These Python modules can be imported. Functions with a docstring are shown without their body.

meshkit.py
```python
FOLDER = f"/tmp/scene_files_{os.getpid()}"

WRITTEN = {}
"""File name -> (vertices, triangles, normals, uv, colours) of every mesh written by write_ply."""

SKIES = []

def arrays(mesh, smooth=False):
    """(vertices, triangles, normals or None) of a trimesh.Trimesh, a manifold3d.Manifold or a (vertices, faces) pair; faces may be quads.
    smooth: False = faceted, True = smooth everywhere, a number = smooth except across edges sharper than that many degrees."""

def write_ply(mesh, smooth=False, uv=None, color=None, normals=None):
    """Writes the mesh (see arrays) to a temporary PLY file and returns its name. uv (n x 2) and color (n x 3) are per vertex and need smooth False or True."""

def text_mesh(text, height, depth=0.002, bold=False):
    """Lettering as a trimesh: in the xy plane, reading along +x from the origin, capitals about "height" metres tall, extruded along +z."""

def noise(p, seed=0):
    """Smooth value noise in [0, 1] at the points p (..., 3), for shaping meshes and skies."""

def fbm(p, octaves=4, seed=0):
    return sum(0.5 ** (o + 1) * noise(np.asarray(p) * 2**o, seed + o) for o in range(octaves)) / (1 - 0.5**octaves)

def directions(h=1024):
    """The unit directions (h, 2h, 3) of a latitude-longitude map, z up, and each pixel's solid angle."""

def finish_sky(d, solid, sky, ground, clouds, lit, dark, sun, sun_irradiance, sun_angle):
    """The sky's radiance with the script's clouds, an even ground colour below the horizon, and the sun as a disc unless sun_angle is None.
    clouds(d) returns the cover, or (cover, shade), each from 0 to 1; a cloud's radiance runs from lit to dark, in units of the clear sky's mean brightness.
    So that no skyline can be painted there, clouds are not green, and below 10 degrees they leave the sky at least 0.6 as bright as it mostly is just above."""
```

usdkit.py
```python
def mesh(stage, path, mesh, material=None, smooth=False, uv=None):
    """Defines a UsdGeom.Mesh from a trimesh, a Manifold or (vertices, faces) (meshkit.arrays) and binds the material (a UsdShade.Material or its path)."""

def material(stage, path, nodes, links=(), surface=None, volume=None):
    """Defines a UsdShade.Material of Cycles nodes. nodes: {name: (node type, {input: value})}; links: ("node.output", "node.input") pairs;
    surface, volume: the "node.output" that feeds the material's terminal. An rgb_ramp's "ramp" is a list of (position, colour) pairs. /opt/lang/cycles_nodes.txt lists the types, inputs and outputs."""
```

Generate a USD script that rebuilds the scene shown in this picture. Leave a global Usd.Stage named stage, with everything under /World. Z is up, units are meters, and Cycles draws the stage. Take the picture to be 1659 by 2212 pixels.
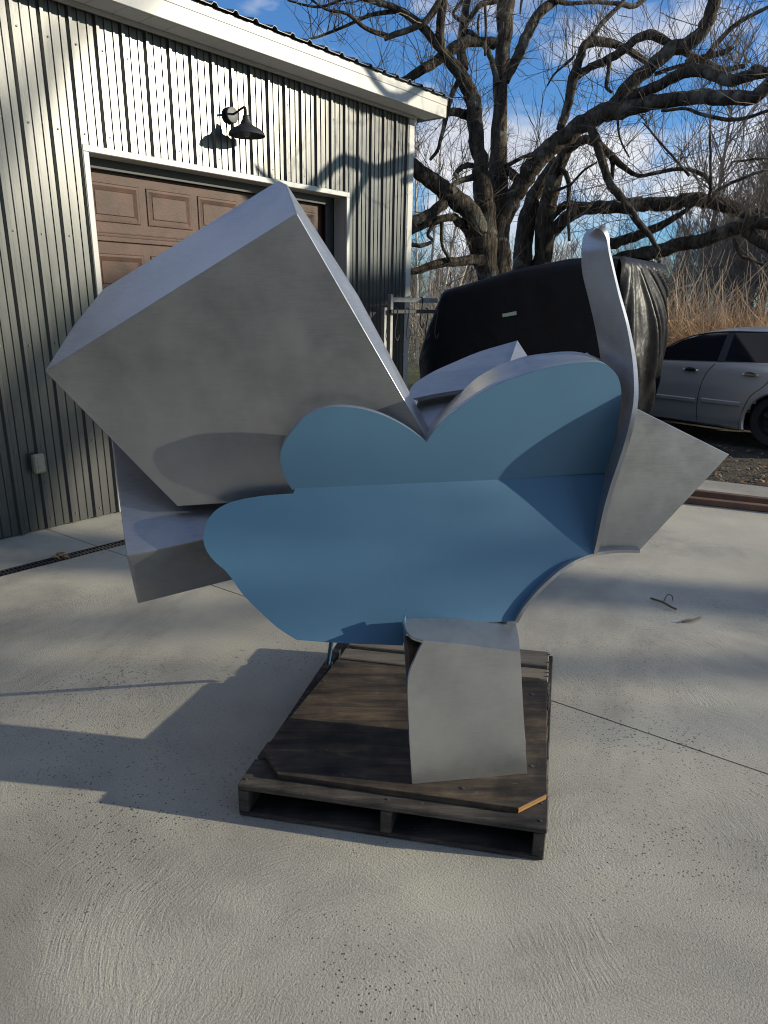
import math, random
import numpy as np
import trimesh, usdkit, meshkit
import mapbox_earcut as earcut
import shapely.geometry as sg, shapely.ops as so
from pxr import Usd, UsdGeom, UsdLux, UsdShade, Gf, Sdf, Vt

stage = Usd.Stage.CreateInMemory()
UsdGeom.SetStageUpAxis(stage, UsdGeom.Tokens.z)
UsdGeom.SetStageMetersPerUnit(stage, 1.0)
UsdGeom.Xform.Define(stage, '/World')
UsdGeom.Scope.Define(stage, '/World/Looks')

# ------------------------------------------------------------------ camera, sky, sun
EXPOSURE = 0.40
SUN_AZ, SUN_EL = math.radians(96.0), math.radians(14.3)
SKY_STRENGTH, SUN_INTENSITY = 0.072, 1.25
PITCH, ROLL, CAM_H = math.radians(17.3), math.radians(1.06), 1.7
PW, PH, PF = 1659.0, 2211.7, 1479.8            # measuring frame and focal length in its pixels
_fw = np.array([0, math.cos(PITCH), -math.sin(PITCH)]); _r0 = np.array([1., 0, 0]); _u0 = np.cross(_r0, _fw)
RIGHT = math.cos(ROLL) * _r0 + math.sin(ROLL) * _u0
UP = -math.sin(ROLL) * _r0 + math.cos(ROLL) * _u0
EYE = np.array([0, 0, CAM_H])
cam = UsdGeom.Camera.Define(stage, '/World/camera')
cam.CreateHorizontalApertureAttr(24.0); cam.CreateVerticalApertureAttr(32.0)
cam.CreateFocalLengthAttr(24.0 * PF / PW)
cam.CreateClippingRangeAttr(Gf.Vec2f(0.05, 2000))
cam.CreateExposureAttr(EXPOSURE)
_m = Gf.Matrix4d(1)
for i, ax in enumerate((RIGHT, UP, -_fw)):
    _m.SetRow(i, Gf.Vec4d(*ax, 0))
_m.SetRow(3, Gf.Vec4d(*EYE, 1))
cam.AddTransformOp().Set(_m)

SUN = np.array([math.sin(SUN_AZ) * math.cos(SUN_EL), math.cos(SUN_AZ) * math.cos(SUN_EL), math.sin(SUN_EL)])
sky_mat = usdkit.material(stage, '/World/Looks/sky', {
    'tc': ('texture_coordinate', {}),
    'sky': ('sky_texture', {'sky_type': 'single_scattering', 'sun_disc': False, 'sun_elevation': SUN_EL, 'sun_rotation': SUN_AZ,
                            'altitude': 200.0, 'air_density': 1.0, 'aerosol_density': 0.6, 'ozone_density': 2.2}),
    'mp': ('mapping', {'scale': (1.0, 1.0, 2.0), 'location': (0.35, 0.2, 0.0)}),
    'n': ('noise_texture', {'scale': 3.1, 'detail': 8.0, 'roughness': 0.52, 'distortion': 0.25}),
    'r': ('rgb_ramp', {'ramp': [(0, (0, 0, 0)), (0.505, (0, 0, 0)), (0.59, (0.8, 0.8, 0.8)), (1, (1, 1, 1))]}),
    'n2': ('noise_texture', {'scale': 7.0, 'detail': 5.0}),
    'cr': ('rgb_ramp', {'ramp': [(0.3, (6.5, 6.8, 7.8)), (0.7, (11.5, 11.2, 10.8))]}),
    'sat': ('mix_color', {'blend_type': 'multiply', 'fac': 1.0, 'b': (0.82, 1.36, 1.98), 'use_clamp': False}),
    'mx': ('mix_color', {'use_clamp': False}),
    'bg': ('background_shader', {'strength': SKY_STRENGTH}),
}, [('tc.generated', 'mp.vector'), ('mp.vector', 'n.vector'), ('mp.vector', 'n2.vector'), ('n.fac', 'r.fac'), ('n2.fac', 'cr.fac'),
    ('sky.color', 'sat.a'), ('sat.result', 'mx.a'), ('cr.color', 'mx.b'), ('r.color', 'mx.fac'), ('mx.result', 'bg.color')], surface='bg.background')
dome = UsdLux.DomeLight.Define(stage, '/World/sky')
dome.CreateIntensityAttr(1.0)
UsdShade.MaterialBindingAPI.Apply(dome.GetPrim()).Bind(sky_mat)
dome.GetPrim().SetCustomDataByKey('kind', 'structure')
sun = UsdLux.DistantLight.Define(stage, '/World/sun')
sun.CreateIntensityAttr(SUN_INTENSITY); sun.CreateAngleAttr(0.53); sun.CreateNormalizeAttr(True)
sun.CreateColorAttr(Gf.Vec3f(1.0, 0.91, 0.72))
_z = SUN; _x = np.cross([0, 0, 1.], _z); _x /= np.linalg.norm(_x); _y = np.cross(_z, _x)
_m = Gf.Matrix4d(1)
for i, ax in enumerate((_x, _y, _z)):
    _m.SetRow(i, Gf.Vec4d(*ax, 0))
_m.SetRow(3, Gf.Vec4d(20, 0, 20, 1))
sun.AddTransformOp().Set(_m)

# ------------------------------------------------------------------ helpers
def ray(x, y):
    d = (x - PW / 2) / PF * RIGHT - (y - PH / 2) / PF * UP + _fw
    return d
def at_y(x, y, Y):                  # the point of the sight line through a measured spot that lies Y metres ahead
    d = ray(x, y); return EYE + d * (Y / d[1])
def at_z(x, y, z):
    d = ray(x, y); return EYE + d * ((z - CAM_H) / d[2])
def on_plane(x, y, p, n):
    d = ray(x, y); return EYE + d * (np.dot(p - EYE, n) / np.dot(d, n))
def unit(v):
    v = np.asarray(v, float); return v / np.linalg.norm(v)

_names = {}
def new_path(parent, name):
    k = (str(parent), name); c = _names.get(k, 0); _names[k] = c + 1
    return f'{parent}/{name}' + (f'_{c:03d}' if c else '')
def path_of(p):
    return '/World' if p is None else str(p.GetPath())
def tag(prim, label=None, category=None, group=None, kind=None):
    for k, v in (('label', label), ('category', category), ('group', group), ('kind', kind)):
        if v: prim.SetCustomDataByKey(k, v)
    return prim
def obj(name, mesh, mat, parent=None, smooth=False, **kw):
    m = usdkit.mesh(stage, new_path(path_of(parent), name), mesh, mat, smooth=smooth)
    return tag(m.GetPrim(), **kw)
def thing(name, label, category, loc=(0, 0, 0), group=None, kind=None):
    x = UsdGeom.Xform.Define(stage, new_path('/World', name))
    if any(abs(c) > 1e-9 for c in loc): x.AddTranslateOp().Set(Gf.Vec3d(*map(float, loc)))
    return tag(x.GetPrim(), label, category, group, kind)

class MB:                            # collects triangles
    def __init__(s): s.v, s.f, s.n = [], [], 0
    def add(s, v, f):
        v = np.asarray(v, float); s.v.append(v); s.f.append(np.asarray(f, int).reshape(-1, 3) + s.n); s.n += len(v); return s
    def mesh(s, m): return s.add(m.vertices, m.faces)
    def out(s): return np.concatenate(s.v), np.concatenate(s.f)
def tri_cap(p2):
    p2 = np.ascontiguousarray(p2, dtype=np.float64)
    return earcut.triangulate_float64(p2, np.array([len(p2)], dtype=np.uint32)).reshape(-1, 3)
def plane_axes(P):
    c = P.mean(0); n = np.zeros(3)
    for a, b in zip(P, np.roll(P, -1, 0)): n += np.cross(a - c, b - c)
    n = unit(n); u = unit(P[1] - P[0]); u = unit(u - n * (u @ n)); return c, u, np.cross(n, u), n
def inset(P, c):
    _, u, v, n = plane_axes(P)
    e = np.roll(P, -1, 0) - P; e = e / np.maximum(np.linalg.norm(e, axis=1, keepdims=True), 1e-9)
    m = np.cross(n, e); mp = np.roll(m, 1, 0); b = m + mp
    b = b / np.maximum((b * b).sum(1, keepdims=True), 0.25) * 2 * 0.5 * 2
    return P + c * b * 0.5 * 1.0
def slab(P, back, c=0.0, Q=None):    # planar outline P extruded by vector back (or to outline Q), front edge chamfered by c
    P = np.asarray(P, float); N = len(P)
    if Q is None: Q = P + np.asarray(back, float)
    Q = np.asarray(Q, float)
    _, u, v, n = plane_axes(P)
    rings = []
    if c > 0:
        w = Q - P; w = w / np.linalg.norm(w, axis=1, keepdims=True)
        rings = [inset(P, c), P + w * c, Q]
    else: rings = [P, Q]
    V = np.concatenate(rings); F = []
    cap = tri_cap(np.c_[P @ u, P @ v])
    k = len(rings)
    F += [tuple(t) for t in cap]
    F += [tuple((t + (k - 1) * N)[::-1]) for t in cap]
    flip = np.dot(n, (Q - P).mean(0)) > 0
    for r in range(k - 1):
        for i in range(N):
            j = (i + 1) % N
            a, b, cc, d = r * N + i, r * N + j, (r + 1) * N + j, (r + 1) * N + i
            F += [(a, cc, b), (a, d, cc)]
    F = np.array(F)
    # consistent winding through trimesh
    m = trimesh.Trimesh(V, F, process=False); trimesh.repair.fix_normals(m)
    return m
def hull(pts, r=0.0):
    pts = np.asarray(pts, float)
    if r > 0:
        s = trimesh.creation.icosphere(subdivisions=1, radius=r).vertices
        pts = (pts[:, None, :] + s[None]).reshape(-1, 3)
    return trimesh.Trimesh(pts, process=False).convex_hull
def box(lo, hi, c=0.0):
    lo, hi = np.minimum(lo, hi).astype(float), np.maximum(lo, hi).astype(float)
    if c <= 0:
        m = trimesh.creation.box(extents=hi - lo); m.apply_translation((lo + hi) / 2); return m
    c = min(c, (hi - lo).min() * 0.45); P = []
    for sx in (0, 1):
        for sy in (0, 1):
            for sz in (0, 1):
                p = np.where([sx, sy, sz], hi, lo); s = np.where([sx, sy, sz], -1, 1) * c
                for k in range(3):
                    q = p + s; q[k] = p[k]; P.append(q)
    return trimesh.Trimesh(np.array(P), process=False).convex_hull
def frame(m, o, ex, ey):             # local x along ex, y along ey, z up
    M = np.eye(4); M[:3, 0] = ex; M[:3, 1] = ey; M[:3, 2] = np.cross(ex, ey); M[:3, 3] = o
    m = m.copy(); m.apply_transform(M); return m
def tube(P, R, sides=8, wob=0.0, seed=0, caps=True):
    P = np.asarray(P, float); R = np.broadcast_to(np.asarray(R, float), (len(P),))
    T = np.gradient(P, axis=0); T /= np.maximum(np.linalg.norm(T, axis=1, keepdims=True), 1e-9)
    a = np.array([0, 0, 1.]) if abs(T[0][2]) < 0.9 else np.array([1., 0, 0])
    u = unit(np.cross(T[0], a)); V = []
    th = np.arange(sides) * 2 * math.pi / sides
    for i in range(len(P)):
        u = unit(u - T[i] * (u @ T[i])); w = np.cross(T[i], u)
        V.append(P[i] + R[i] * (np.cos(th)[:, None] * u + np.sin(th)[:, None] * w))
    V = np.concatenate(V); F = []
    if wob:
        C = np.repeat(P, sides, 0); d = V - C
        k = meshkit.fbm(V * 3.0, 3, seed) if True else 0
        V = C + d * (1 + wob * np.asarray(k).reshape(-1, 1))
    for i in range(len(P) - 1):
        for j in range(sides):
            a0, b0 = i * sides + j, i * sides + (j + 1) % sides
            F += [(a0, b0, b0 + sides), (a0, b0 + sides, a0 + sides)]
    if caps:
        n = len(V); V = np.concatenate([V, P[:1], P[-1:]])
        l = (len(P) - 1) * sides
        for j in range(sides):
            F += [(n, (j + 1) % sides, j), (n + 1, l + j, l + (j + 1) % sides)]
    return V, np.array(F)
def smooth_line(P, n):               # Catmull-Rom through the rows of P (any number of columns)
    P = np.asarray(P, float); Q = np.vstack([2 * P[0] - P[1], P, 2 * P[-1] - P[-2]]); out = []
    for i in range(len(P) - 1):
        a, b, c, d = Q[i:i + 4]
        for t in np.arange(n) / n:
            out.append(0.5 * (2 * b + (c - a) * t + (2 * a - 5 * b + 4 * c - d) * t * t + (3 * b - a - 3 * c + d) * t ** 3))
    out.append(P[-1]); return np.array(out)

# ------------------------------------------------------------------ materials
L = '/World/Looks/'
def simple(name, col, rough=0.6, metal=0.0, var=0.12, scale=6.0, bump=0.0, bscale=60.0, stretch=(1, 1, 1), spec=0.5, rvar=0.0, col2=None, rand=0.0):
    c = np.array(col); c2 = c * (1 - var) if col2 is None else np.array(col2); c1 = c * (1 + var) if col2 is None else c
    nodes = {'g': ('texture_coordinate', {}), 'm': ('mapping', {'scale': stretch}),
             'n': ('noise_texture', {'scale': scale, 'detail': 7.0, 'roughness': 0.62}),
             'r': ('rgb_ramp', {'ramp': [(0.3, tuple(c2)), (0.7, tuple(np.minimum(c1, 1)))]}),
             'p': ('principled_bsdf', {'roughness': rough, 'metallic': metal, 'specular_ior_level': spec})}
    links = [('g.object', 'm.vector'), ('m.vector', 'n.vector'), ('n.fac', 'r.fac')]
    if rand:
        nodes['oi'] = ('object_info', {}); nodes['mr'] = ('map_range', {'from_min': 0.0, 'from_max': 1.0, 'to_min': 1 - rand, 'to_max': 1 + rand})
        nodes['cc'] = ('combine_color', {'color_type': 'rgb'}); nodes['mm'] = ('mix_color', {'blend_type': 'multiply', 'fac': 1.0, 'use_clamp': False})
        links += [('oi.random', 'mr.value'), ('mr.result', 'cc.r'), ('mr.result', 'cc.g'), ('mr.result', 'cc.b'), ('r.color', 'mm.a'), ('cc.color', 'mm.b'), ('mm.result', 'p.base_color')]
    else: links += [('r.color', 'p.base_color')]
    if rvar:
        nodes['rr'] = ('map_range', {'from_min': 0.3, 'from_max': 0.7, 'to_min': rough - rvar, 'to_max': rough + rvar, 'clamp': True})
        links += [('n.fac', 'rr.value'), ('rr.result', 'p.roughness')]
    if bump:
        nodes['bn'] = ('noise_texture', {'scale': bscale, 'detail': 5.0}); nodes['b'] = ('bump', {'strength': 1.0, 'distance': bump})
        links += [('m.vector', 'bn.vector'), ('bn.fac', 'b.height'), ('b.normal', 'p.normal')]
    return usdkit.material(stage, L + name, nodes, links, surface='p.BSDF')

# brushed aluminium: swirled sanding marks over soft cloudy blotches
M_alu = usdkit.material(stage, L + 'brushed_aluminium', {
    'g': ('texture_coordinate', {}), 'm': ('mapping', {'scale': (6.0, 6.0, 90.0), 'rotation': (0.0, 0.6, 0.0)}),
    'n': ('noise_texture', {'scale': 3.0, 'detail': 6.0, 'roughness': 0.6}),
    'n2': ('noise_texture', {'scale': 5.0, 'detail': 4.0, 'roughness': 0.6}),
    'n3': ('noise_texture', {'scale': 320.0, 'detail': 2.0}),
    'r': ('rgb_ramp', {'ramp': [(0.3, (0.355, 0.365, 0.378)), (0.7, (0.430, 0.440, 0.450))]}),
    'rr': ('map_range', {'from_min': 0.55, 'from_max': 0.95, 'to_min': 0.30, 'to_max': 0.38}), 'ra': ('math', {'math_type': 'multiply_add', 'value2': 0.5}),
    'ad': ('math', {'math_type': 'multiply_add', 'value2': 0.5}),
    'b': ('bump', {'strength': 0.12, 'distance': 0.0008}),
    'p': ('principled_bsdf', {'metallic': 0.80, 'roughness': 0.36}),
}, [('g.object', 'm.vector'), ('m.vector', 'n.vector'), ('g.object', 'n2.vector'), ('g.object', 'n3.vector'), ('n2.fac', 'r.fac'), ('r.color', 'p.base_color'),
    ('n.fac', 'ra.value1'), ('n2.fac', 'ra.value3'), ('ra.value', 'rr.value'), ('rr.result', 'p.roughness'), ('n.fac', 'ad.value1'), ('n3.fac', 'ad.value3'), ('ad.value', 'b.height'), ('b.normal', 'p.normal')], surface='p.BSDF')
M_blue = usdkit.material(stage, L + 'blue_metallic_paint', {
    'g': ('texture_coordinate', {}), 'n': ('noise_texture', {'scale': 3.0, 'detail': 5.0}), 'n3': ('noise_texture', {'scale': 420.0, 'detail': 2.0}),
    'r': ('rgb_ramp', {'ramp': [(0.3, (0.070, 0.172, 0.285)), (0.7, (0.082, 0.193, 0.312))]}),
    'b': ('bump', {'strength': 0.35, 'distance': 0.0008}),
    'p': ('principled_bsdf', {'metallic': 0.1, 'roughness': 0.5}),
}, [('g.object', 'n.vector'), ('g.object', 'n3.vector'), ('n.fac', 'r.fac'), ('r.color', 'p.base_color'), ('n3.fac', 'b.height'), ('b.normal', 'p.normal')], surface='p.BSDF')
# swirl-trowelled concrete: arcs round scattered centres, speckles, stains
M_conc = usdkit.material(stage, L + 'swirled_concrete', {
    'g': ('geometry', {}),
    'dn': ('noise_texture', {'scale': 1.6, 'detail': 3.0}), 'dsub': ('vector_math', {'math_type': 'multiply_add', 'vector2': (0.35, 0.35, 0.0), 'vector3': (0, 0, 0)}),
    'dadd': ('vector_math', {'math_type': 'add'}),
    'v': ('voronoi_texture', {'scale': 0.9, 'randomness': 1.0, 'dimensions': '2D'}),
    'off': ('vector_math', {'math_type': 'scale', 'scale': 0.87}),
    'vm': ('vector_math', {'math_type': 'multiply', 'vector2': (1.0, 1.0, 0.0)}),
    'vs': ('vector_math', {'math_type': 'subtract'}),
    'sx': ('separate_xyz', {}), 'th': ('math', {'math_type': 'arctan2'}), 'thm': ('math', {'math_type': 'multiply', 'value2': 7.0}),
    'rl': ('vector_math', {'math_type': 'length'}), 'rm': ('math', {'math_type': 'multiply', 'value2': 105.0}),
    'pv': ('combine_xyz', {}), 'cs': ('separate_xyz', {}), 'cm': ('math', {'math_type': 'multiply', 'value2': 50.0}),
    'w': ('noise_texture', {'scale': 1.0, 'detail': 3.0, 'roughness': 0.55, 'distortion': 0.3}),
    'fine': ('noise_texture', {'scale': 150.0, 'detail': 4.0, 'roughness': 0.65}),
    'amp': ('noise_texture', {'scale': 2.3, 'detail': 3.0}),
    'ampr': ('map_range', {'from_min': 0.38, 'from_max': 0.66, 'to_min': 0.15, 'to_max': 1.0, 'clamp': True}),
    'wm': ('math', {'math_type': 'multiply'}),
    'h': ('math', {'math_type': 'multiply_add', 'value2': 0.8}),
    'b': ('bump', {'strength': 1.0, 'distance': 0.0030}),
    'big': ('noise_texture', {'scale': 0.9, 'detail': 7.0, 'roughness': 0.6}),
    'cr': ('rgb_ramp', {'ramp': [(0.28, (0.310, 0.292, 0.250)), (0.5, (0.408, 0.384, 0.322)), (0.72, (0.52, 0.486, 0.400))]}),
    'sp': ('voronoi_texture', {'scale': 58.0, 'randomness': 1.0}),
    'spn': ('noise_texture', {'scale': 1.3, 'detail': 4.0}),
    'spr': ('map_range', {'from_min': 0.35, 'from_max': 0.72, 'to_min': 0.03, 'to_max': 0.27, 'clamp': True}),
    'spl': ('math', {'math_type': 'less_than'}),
    'fr': ('rgb_ramp', {'ramp': [(0.3, (0.74, 0.74, 0.74)), (0.62, (1.1, 1.1, 1.1))]}),
    'fm': ('mix_color', {'blend_type': 'multiply', 'fac': 0.8, 'use_clamp': False}),
    'sm': ('mix_color', {'b': (0.09, 0.088, 0.085)}),
    'stn': ('noise_texture', {'scale': 0.55, 'detail': 9.0, 'roughness': 0.66, 'distortion': 0.8}), 'str': ('rgb_ramp', {'ramp': [(0.36, (0.72, 0.72, 0.74)), (0.50, (1.0, 1.0, 1.0)), (0.66, (1.10, 1.08, 1.02))]}),
    'stm': ('mix_color', {'blend_type': 'multiply', 'fac': 1.0, 'use_clamp': False}),
    'p': ('principled_bsdf', {'roughness': 0.82, 'specular_ior_level': 0.35}),
}, [('g.position', 'dn.vector'), ('dn.color', 'dsub.vector1'), ('g.position', 'dadd.vector1'), ('dsub.vector', 'dadd.vector2'),
    ('dadd.vector', 'v.vector'), ('v.position', 'off.vector1'), ('dadd.vector', 'vs.vector1'), ('off.vector', 'vs.vector2'), ('vs.vector', 'vm.vector1'),
    ('vm.vector', 'sx.vector'), ('sx.y', 'th.value1'), ('sx.x', 'th.value2'), ('th.value', 'thm.value1'), ('vm.vector', 'rl.vector1'), ('rl.value', 'rm.value1'), ('v.color', 'cs.vector'), ('cs.x', 'cm.value1'), ('rm.value', 'pv.x'), ('thm.value', 'pv.y'), ('cm.value', 'pv.z'), ('pv.vector', 'w.vector'), ('g.position', 'fine.vector'), ('g.position', 'amp.vector'), ('amp.fac', 'ampr.value'), ('ampr.result', 'wm.value1'), ('w.fac', 'wm.value2'),
    ('fine.fac', 'h.value1'), ('wm.value', 'h.value3'), ('h.value', 'b.height'), ('b.normal', 'p.normal'),
    ('g.position', 'big.vector'), ('big.fac', 'cr.fac'), ('fine.fac', 'fr.fac'), ('cr.color', 'fm.a'), ('fr.color', 'fm.b'),
    ('g.position', 'sp.vector'), ('g.position', 'spn.vector'), ('spn.fac', 'spr.value'), ('sp.distance', 'spl.value1'), ('spr.result', 'spl.value2'),
    ('spl.value', 'sm.fac'), ('g.position', 'stn.vector'), ('stn.fac', 'str.fac'), ('fm.result', 'stm.a'), ('str.color', 'stm.b'), ('stm.result', 'sm.a'), ('sm.result', 'p.base_color')], surface='p.BSDF')
M_siding = simple('grey_siding', (0.058, 0.059, 0.057), 0.31, 0.4, 0.08, 2.5, 0.0006, 8.0, (1, 1, 0.4), rvar=0.06)
M_white = simple('white_trim', (0.33, 0.325, 0.305), 0.4, 0.0, 0.06, 3.0, 0.0008, 6.0)
M_roof = simple('dark_roof_metal', (0.05, 0.052, 0.055), 0.4, 0.3, 0.15, 4.0)
M_soffit = simple('soffit_white', (0.68, 0.68, 0.66), 0.55, 0.0, 0.05, 3.0)
M_door = simple('brown_door', (0.078, 0.038, 0.025), 0.55, 0.0, 0.3, 7.0, 0.0015, 70.0, (1, 1, 1.0), col2=(0.036, 0.019, 0.014), spec=0.25)
M_black = simple('black_rubber', (0.02, 0.02, 0.021), 0.6)
M_iron = simple('black_iron', (0.028, 0.028, 0.032), 0.5, 0.2, 0.2, 10.0)
M_steel = simple('dull_steel', (0.20, 0.20, 0.20), 0.5, 0.6, 0.25, 14.0)
M_screw = simple('screw_head', (0.10, 0.10, 0.10), 0.5, 0.5)
def wood(name, c1, c2, c3, dust, stretch, rot):
    return usdkit.material(stage, L + name, {
        'g': ('texture_coordinate', {}), 'm': ('mapping', {'scale': stretch, 'rotation': (0, 0, rot)}),
        'n': ('noise_texture', {'scale': 2.4, 'detail': 9.0, 'roughness': 0.68, 'distortion': 0.7}), 'r': ('rgb_ramp', {'ramp': [(0.34, c2), (0.50, c1), (0.68, c3)]}),
        'st': ('noise_texture', {'scale': 4.2, 'detail': 6.0, 'roughness': 0.6}), 'sr': ('rgb_ramp', {'ramp': [(0.38, (0.30, 0.30, 0.33)), (0.60, (1.15, 1.12, 1.05))]}),
        'mm': ('mix_color', {'blend_type': 'multiply', 'fac': 1.0, 'use_clamp': False}),
        'dn': ('noise_texture', {'scale': 38.0, 'detail': 6.0, 'roughness': 0.7}), 'dr': ('rgb_ramp', {'ramp': [(0.64, (0, 0, 0)), (0.74, (dust, dust, dust))]}),
        'dm': ('mix_color', {'b': (0.30, 0.29, 0.28)}), 'oi': ('object_info', {}), 'mr': ('map_range', {'to_min': 0.75, 'to_max': 1.25}), 'cc': ('combine_color', {}),
        'm2': ('mix_color', {'blend_type': 'multiply', 'fac': 1.0, 'use_clamp': False}),
        'b': ('bump', {'strength': 1.0, 'distance': 0.002}), 'p': ('principled_bsdf', {'roughness': 0.72, 'specular_ior_level': 0.4})},
        [('g.object', 'm.vector'), ('m.vector', 'n.vector'), ('n.fac', 'r.fac'), ('g.object', 'st.vector'), ('st.fac', 'sr.fac'), ('r.color', 'mm.a'), ('sr.color', 'mm.b'),
         ('g.object', 'dn.vector'), ('dn.fac', 'dr.fac'), ('dr.color', 'dm.fac'), ('oi.random', 'mr.value'), ('mr.result', 'cc.r'), ('mr.result', 'cc.g'), ('mr.result', 'cc.b'),
         ('mm.result', 'm2.a'), ('cc.color', 'm2.b'), ('m2.result', 'dm.a'), ('dm.result', 'p.base_color'), ('n.fac', 'b.height'), ('b.normal', 'p.normal')], surface='p.BSDF')
M_ply = wood('weathered_plywood', (0.080, 0.060, 0.044), (0.024, 0.020, 0.018), (0.185, 0.135, 0.086), 0.35, (1.0, 9.0, 5.0), -0.18)
M_plank = wood('dark_pallet_wood', (0.060, 0.052, 0.046), (0.020, 0.019, 0.019), (0.115, 0.098, 0.082), 0.5, (1.0, 9.0, 9.0), -0.18)
M_plank2 = simple('pale_pallet_wood', (0.26, 0.21, 0.15), 0.8, 0.0, 0.0, 3.0, 0.002, 30.0, (1.0, 8.0, 8.0), col2=(0.10, 0.085, 0.065), rand=0.2)
M_raw = simple('raw_orange_wood', (0.24, 0.13, 0.045), 0.75, 0.0, 0.0, 8.0, 0.001, 40.0, (1, 8, 1), col2=(0.30, 0.14, 0.035))
M_post = simple('rough_brown_post', (0.085, 0.050, 0.030), 0.85, 0.0, 0.0, 5.0, 0.004, 25.0, (6, 6, 0.6), col2=(0.025, 0.016, 0.012))
M_tarp = usdkit.material(stage, L + 'black_tarp', {
    'g': ('texture_coordinate', {}), 'n': ('noise_texture', {'scale': 2.6, 'detail': 6.0, 'roughness': 0.55, 'distortion': 1.2}),
    'n2': ('noise_texture', {'scale': 14.0, 'detail': 4.0}), 'a': ('math', {'math_type': 'multiply_add', 'value2': 0.18}),
    'b': ('bump', {'strength': 1.0, 'distance': 0.018}),
    'p': ('principled_bsdf', {'base_color': (0.010, 0.010, 0.012), 'roughness': 0.40, 'specular_ior_level': 0.20})},
    [('g.object', 'n.vector'), ('g.object', 'n2.vector'), ('n2.fac', 'a.value1'), ('n.fac', 'a.value3'), ('a.value', 'b.height'), ('b.normal', 'p.normal')], surface='p.BSDF')
M_tape = simple('pale_green_tape', (0.42, 0.52, 0.36), 0.6)
def bark(name, c1, c2):
    return usdkit.material(stage, L + name, {
        'g': ('texture_coordinate', {}), 'm': ('mapping', {'scale': (1, 1, 0.22)}),
        'n': ('noise_texture', {'scale': 16.0, 'detail': 6.0, 'roughness': 0.65, 'distortion': 0.6}),
        'li': ('noise_texture', {'scale': 3.6, 'detail': 5.0}), 'lr': ('rgb_ramp', {'ramp': [(0.56, (0, 0, 0)), (0.66, (0.75, 0.75, 0.75))]}),
        'r': ('rgb_ramp', {'ramp': [(0.38, c2), (0.64, c1)]}), 'mx': ('mix_color', {'b': (0.17, 0.165, 0.135)}),
        'b': ('bump', {'strength': 1.0, 'distance': 0.06}), 'p': ('principled_bsdf', {'roughness': 0.9, 'specular_ior_level': 0.25})},
        [('g.object', 'm.vector'), ('m.vector', 'n.vector'), ('g.object', 'li.vector'), ('li.fac', 'lr.fac'), ('n.fac', 'r.fac'), ('r.color', 'mx.a'), ('lr.color', 'mx.fac'),
         ('mx.result', 'p.base_color'), ('n.fac', 'b.height'), ('b.normal', 'p.normal')], surface='p.BSDF')
M_bark = bark('grey_brown_bark', (0.095, 0.075, 0.053), (0.020, 0.016, 0.013))
M_twig = simple('twig_bark', (0.115, 0.090, 0.066), 0.85)
M_shoot = simple('tan_shoots', (0.34, 0.27, 0.19), 0.8, 0.0, 0.3, 1.5)
M_brush = simple('rusty_brush', (0.52, 0.32, 0.15), 0.85, 0.0, 0.0, 0.6, col2=(0.32, 0.19, 0.10))
M_wood = simple('winter_woods', (0.15, 0.115, 0.09), 0.9, 0.0, 0.2, 1.0, rand=0.25)
M_birch = simple('birch_bark', (0.62, 0.56, 0.47), 0.75, 0.0, 0.0, 6.0, 0.0, 1, (1, 1, 3), col2=(0.34, 0.29, 0.23))
M_soil = simple('dark_soil_gravel', (0.085, 0.066, 0.048), 0.95, 0.0, 0.0, 9.0, 0.02, 40.0, col2=(0.020, 0.017, 0.014))
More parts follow.
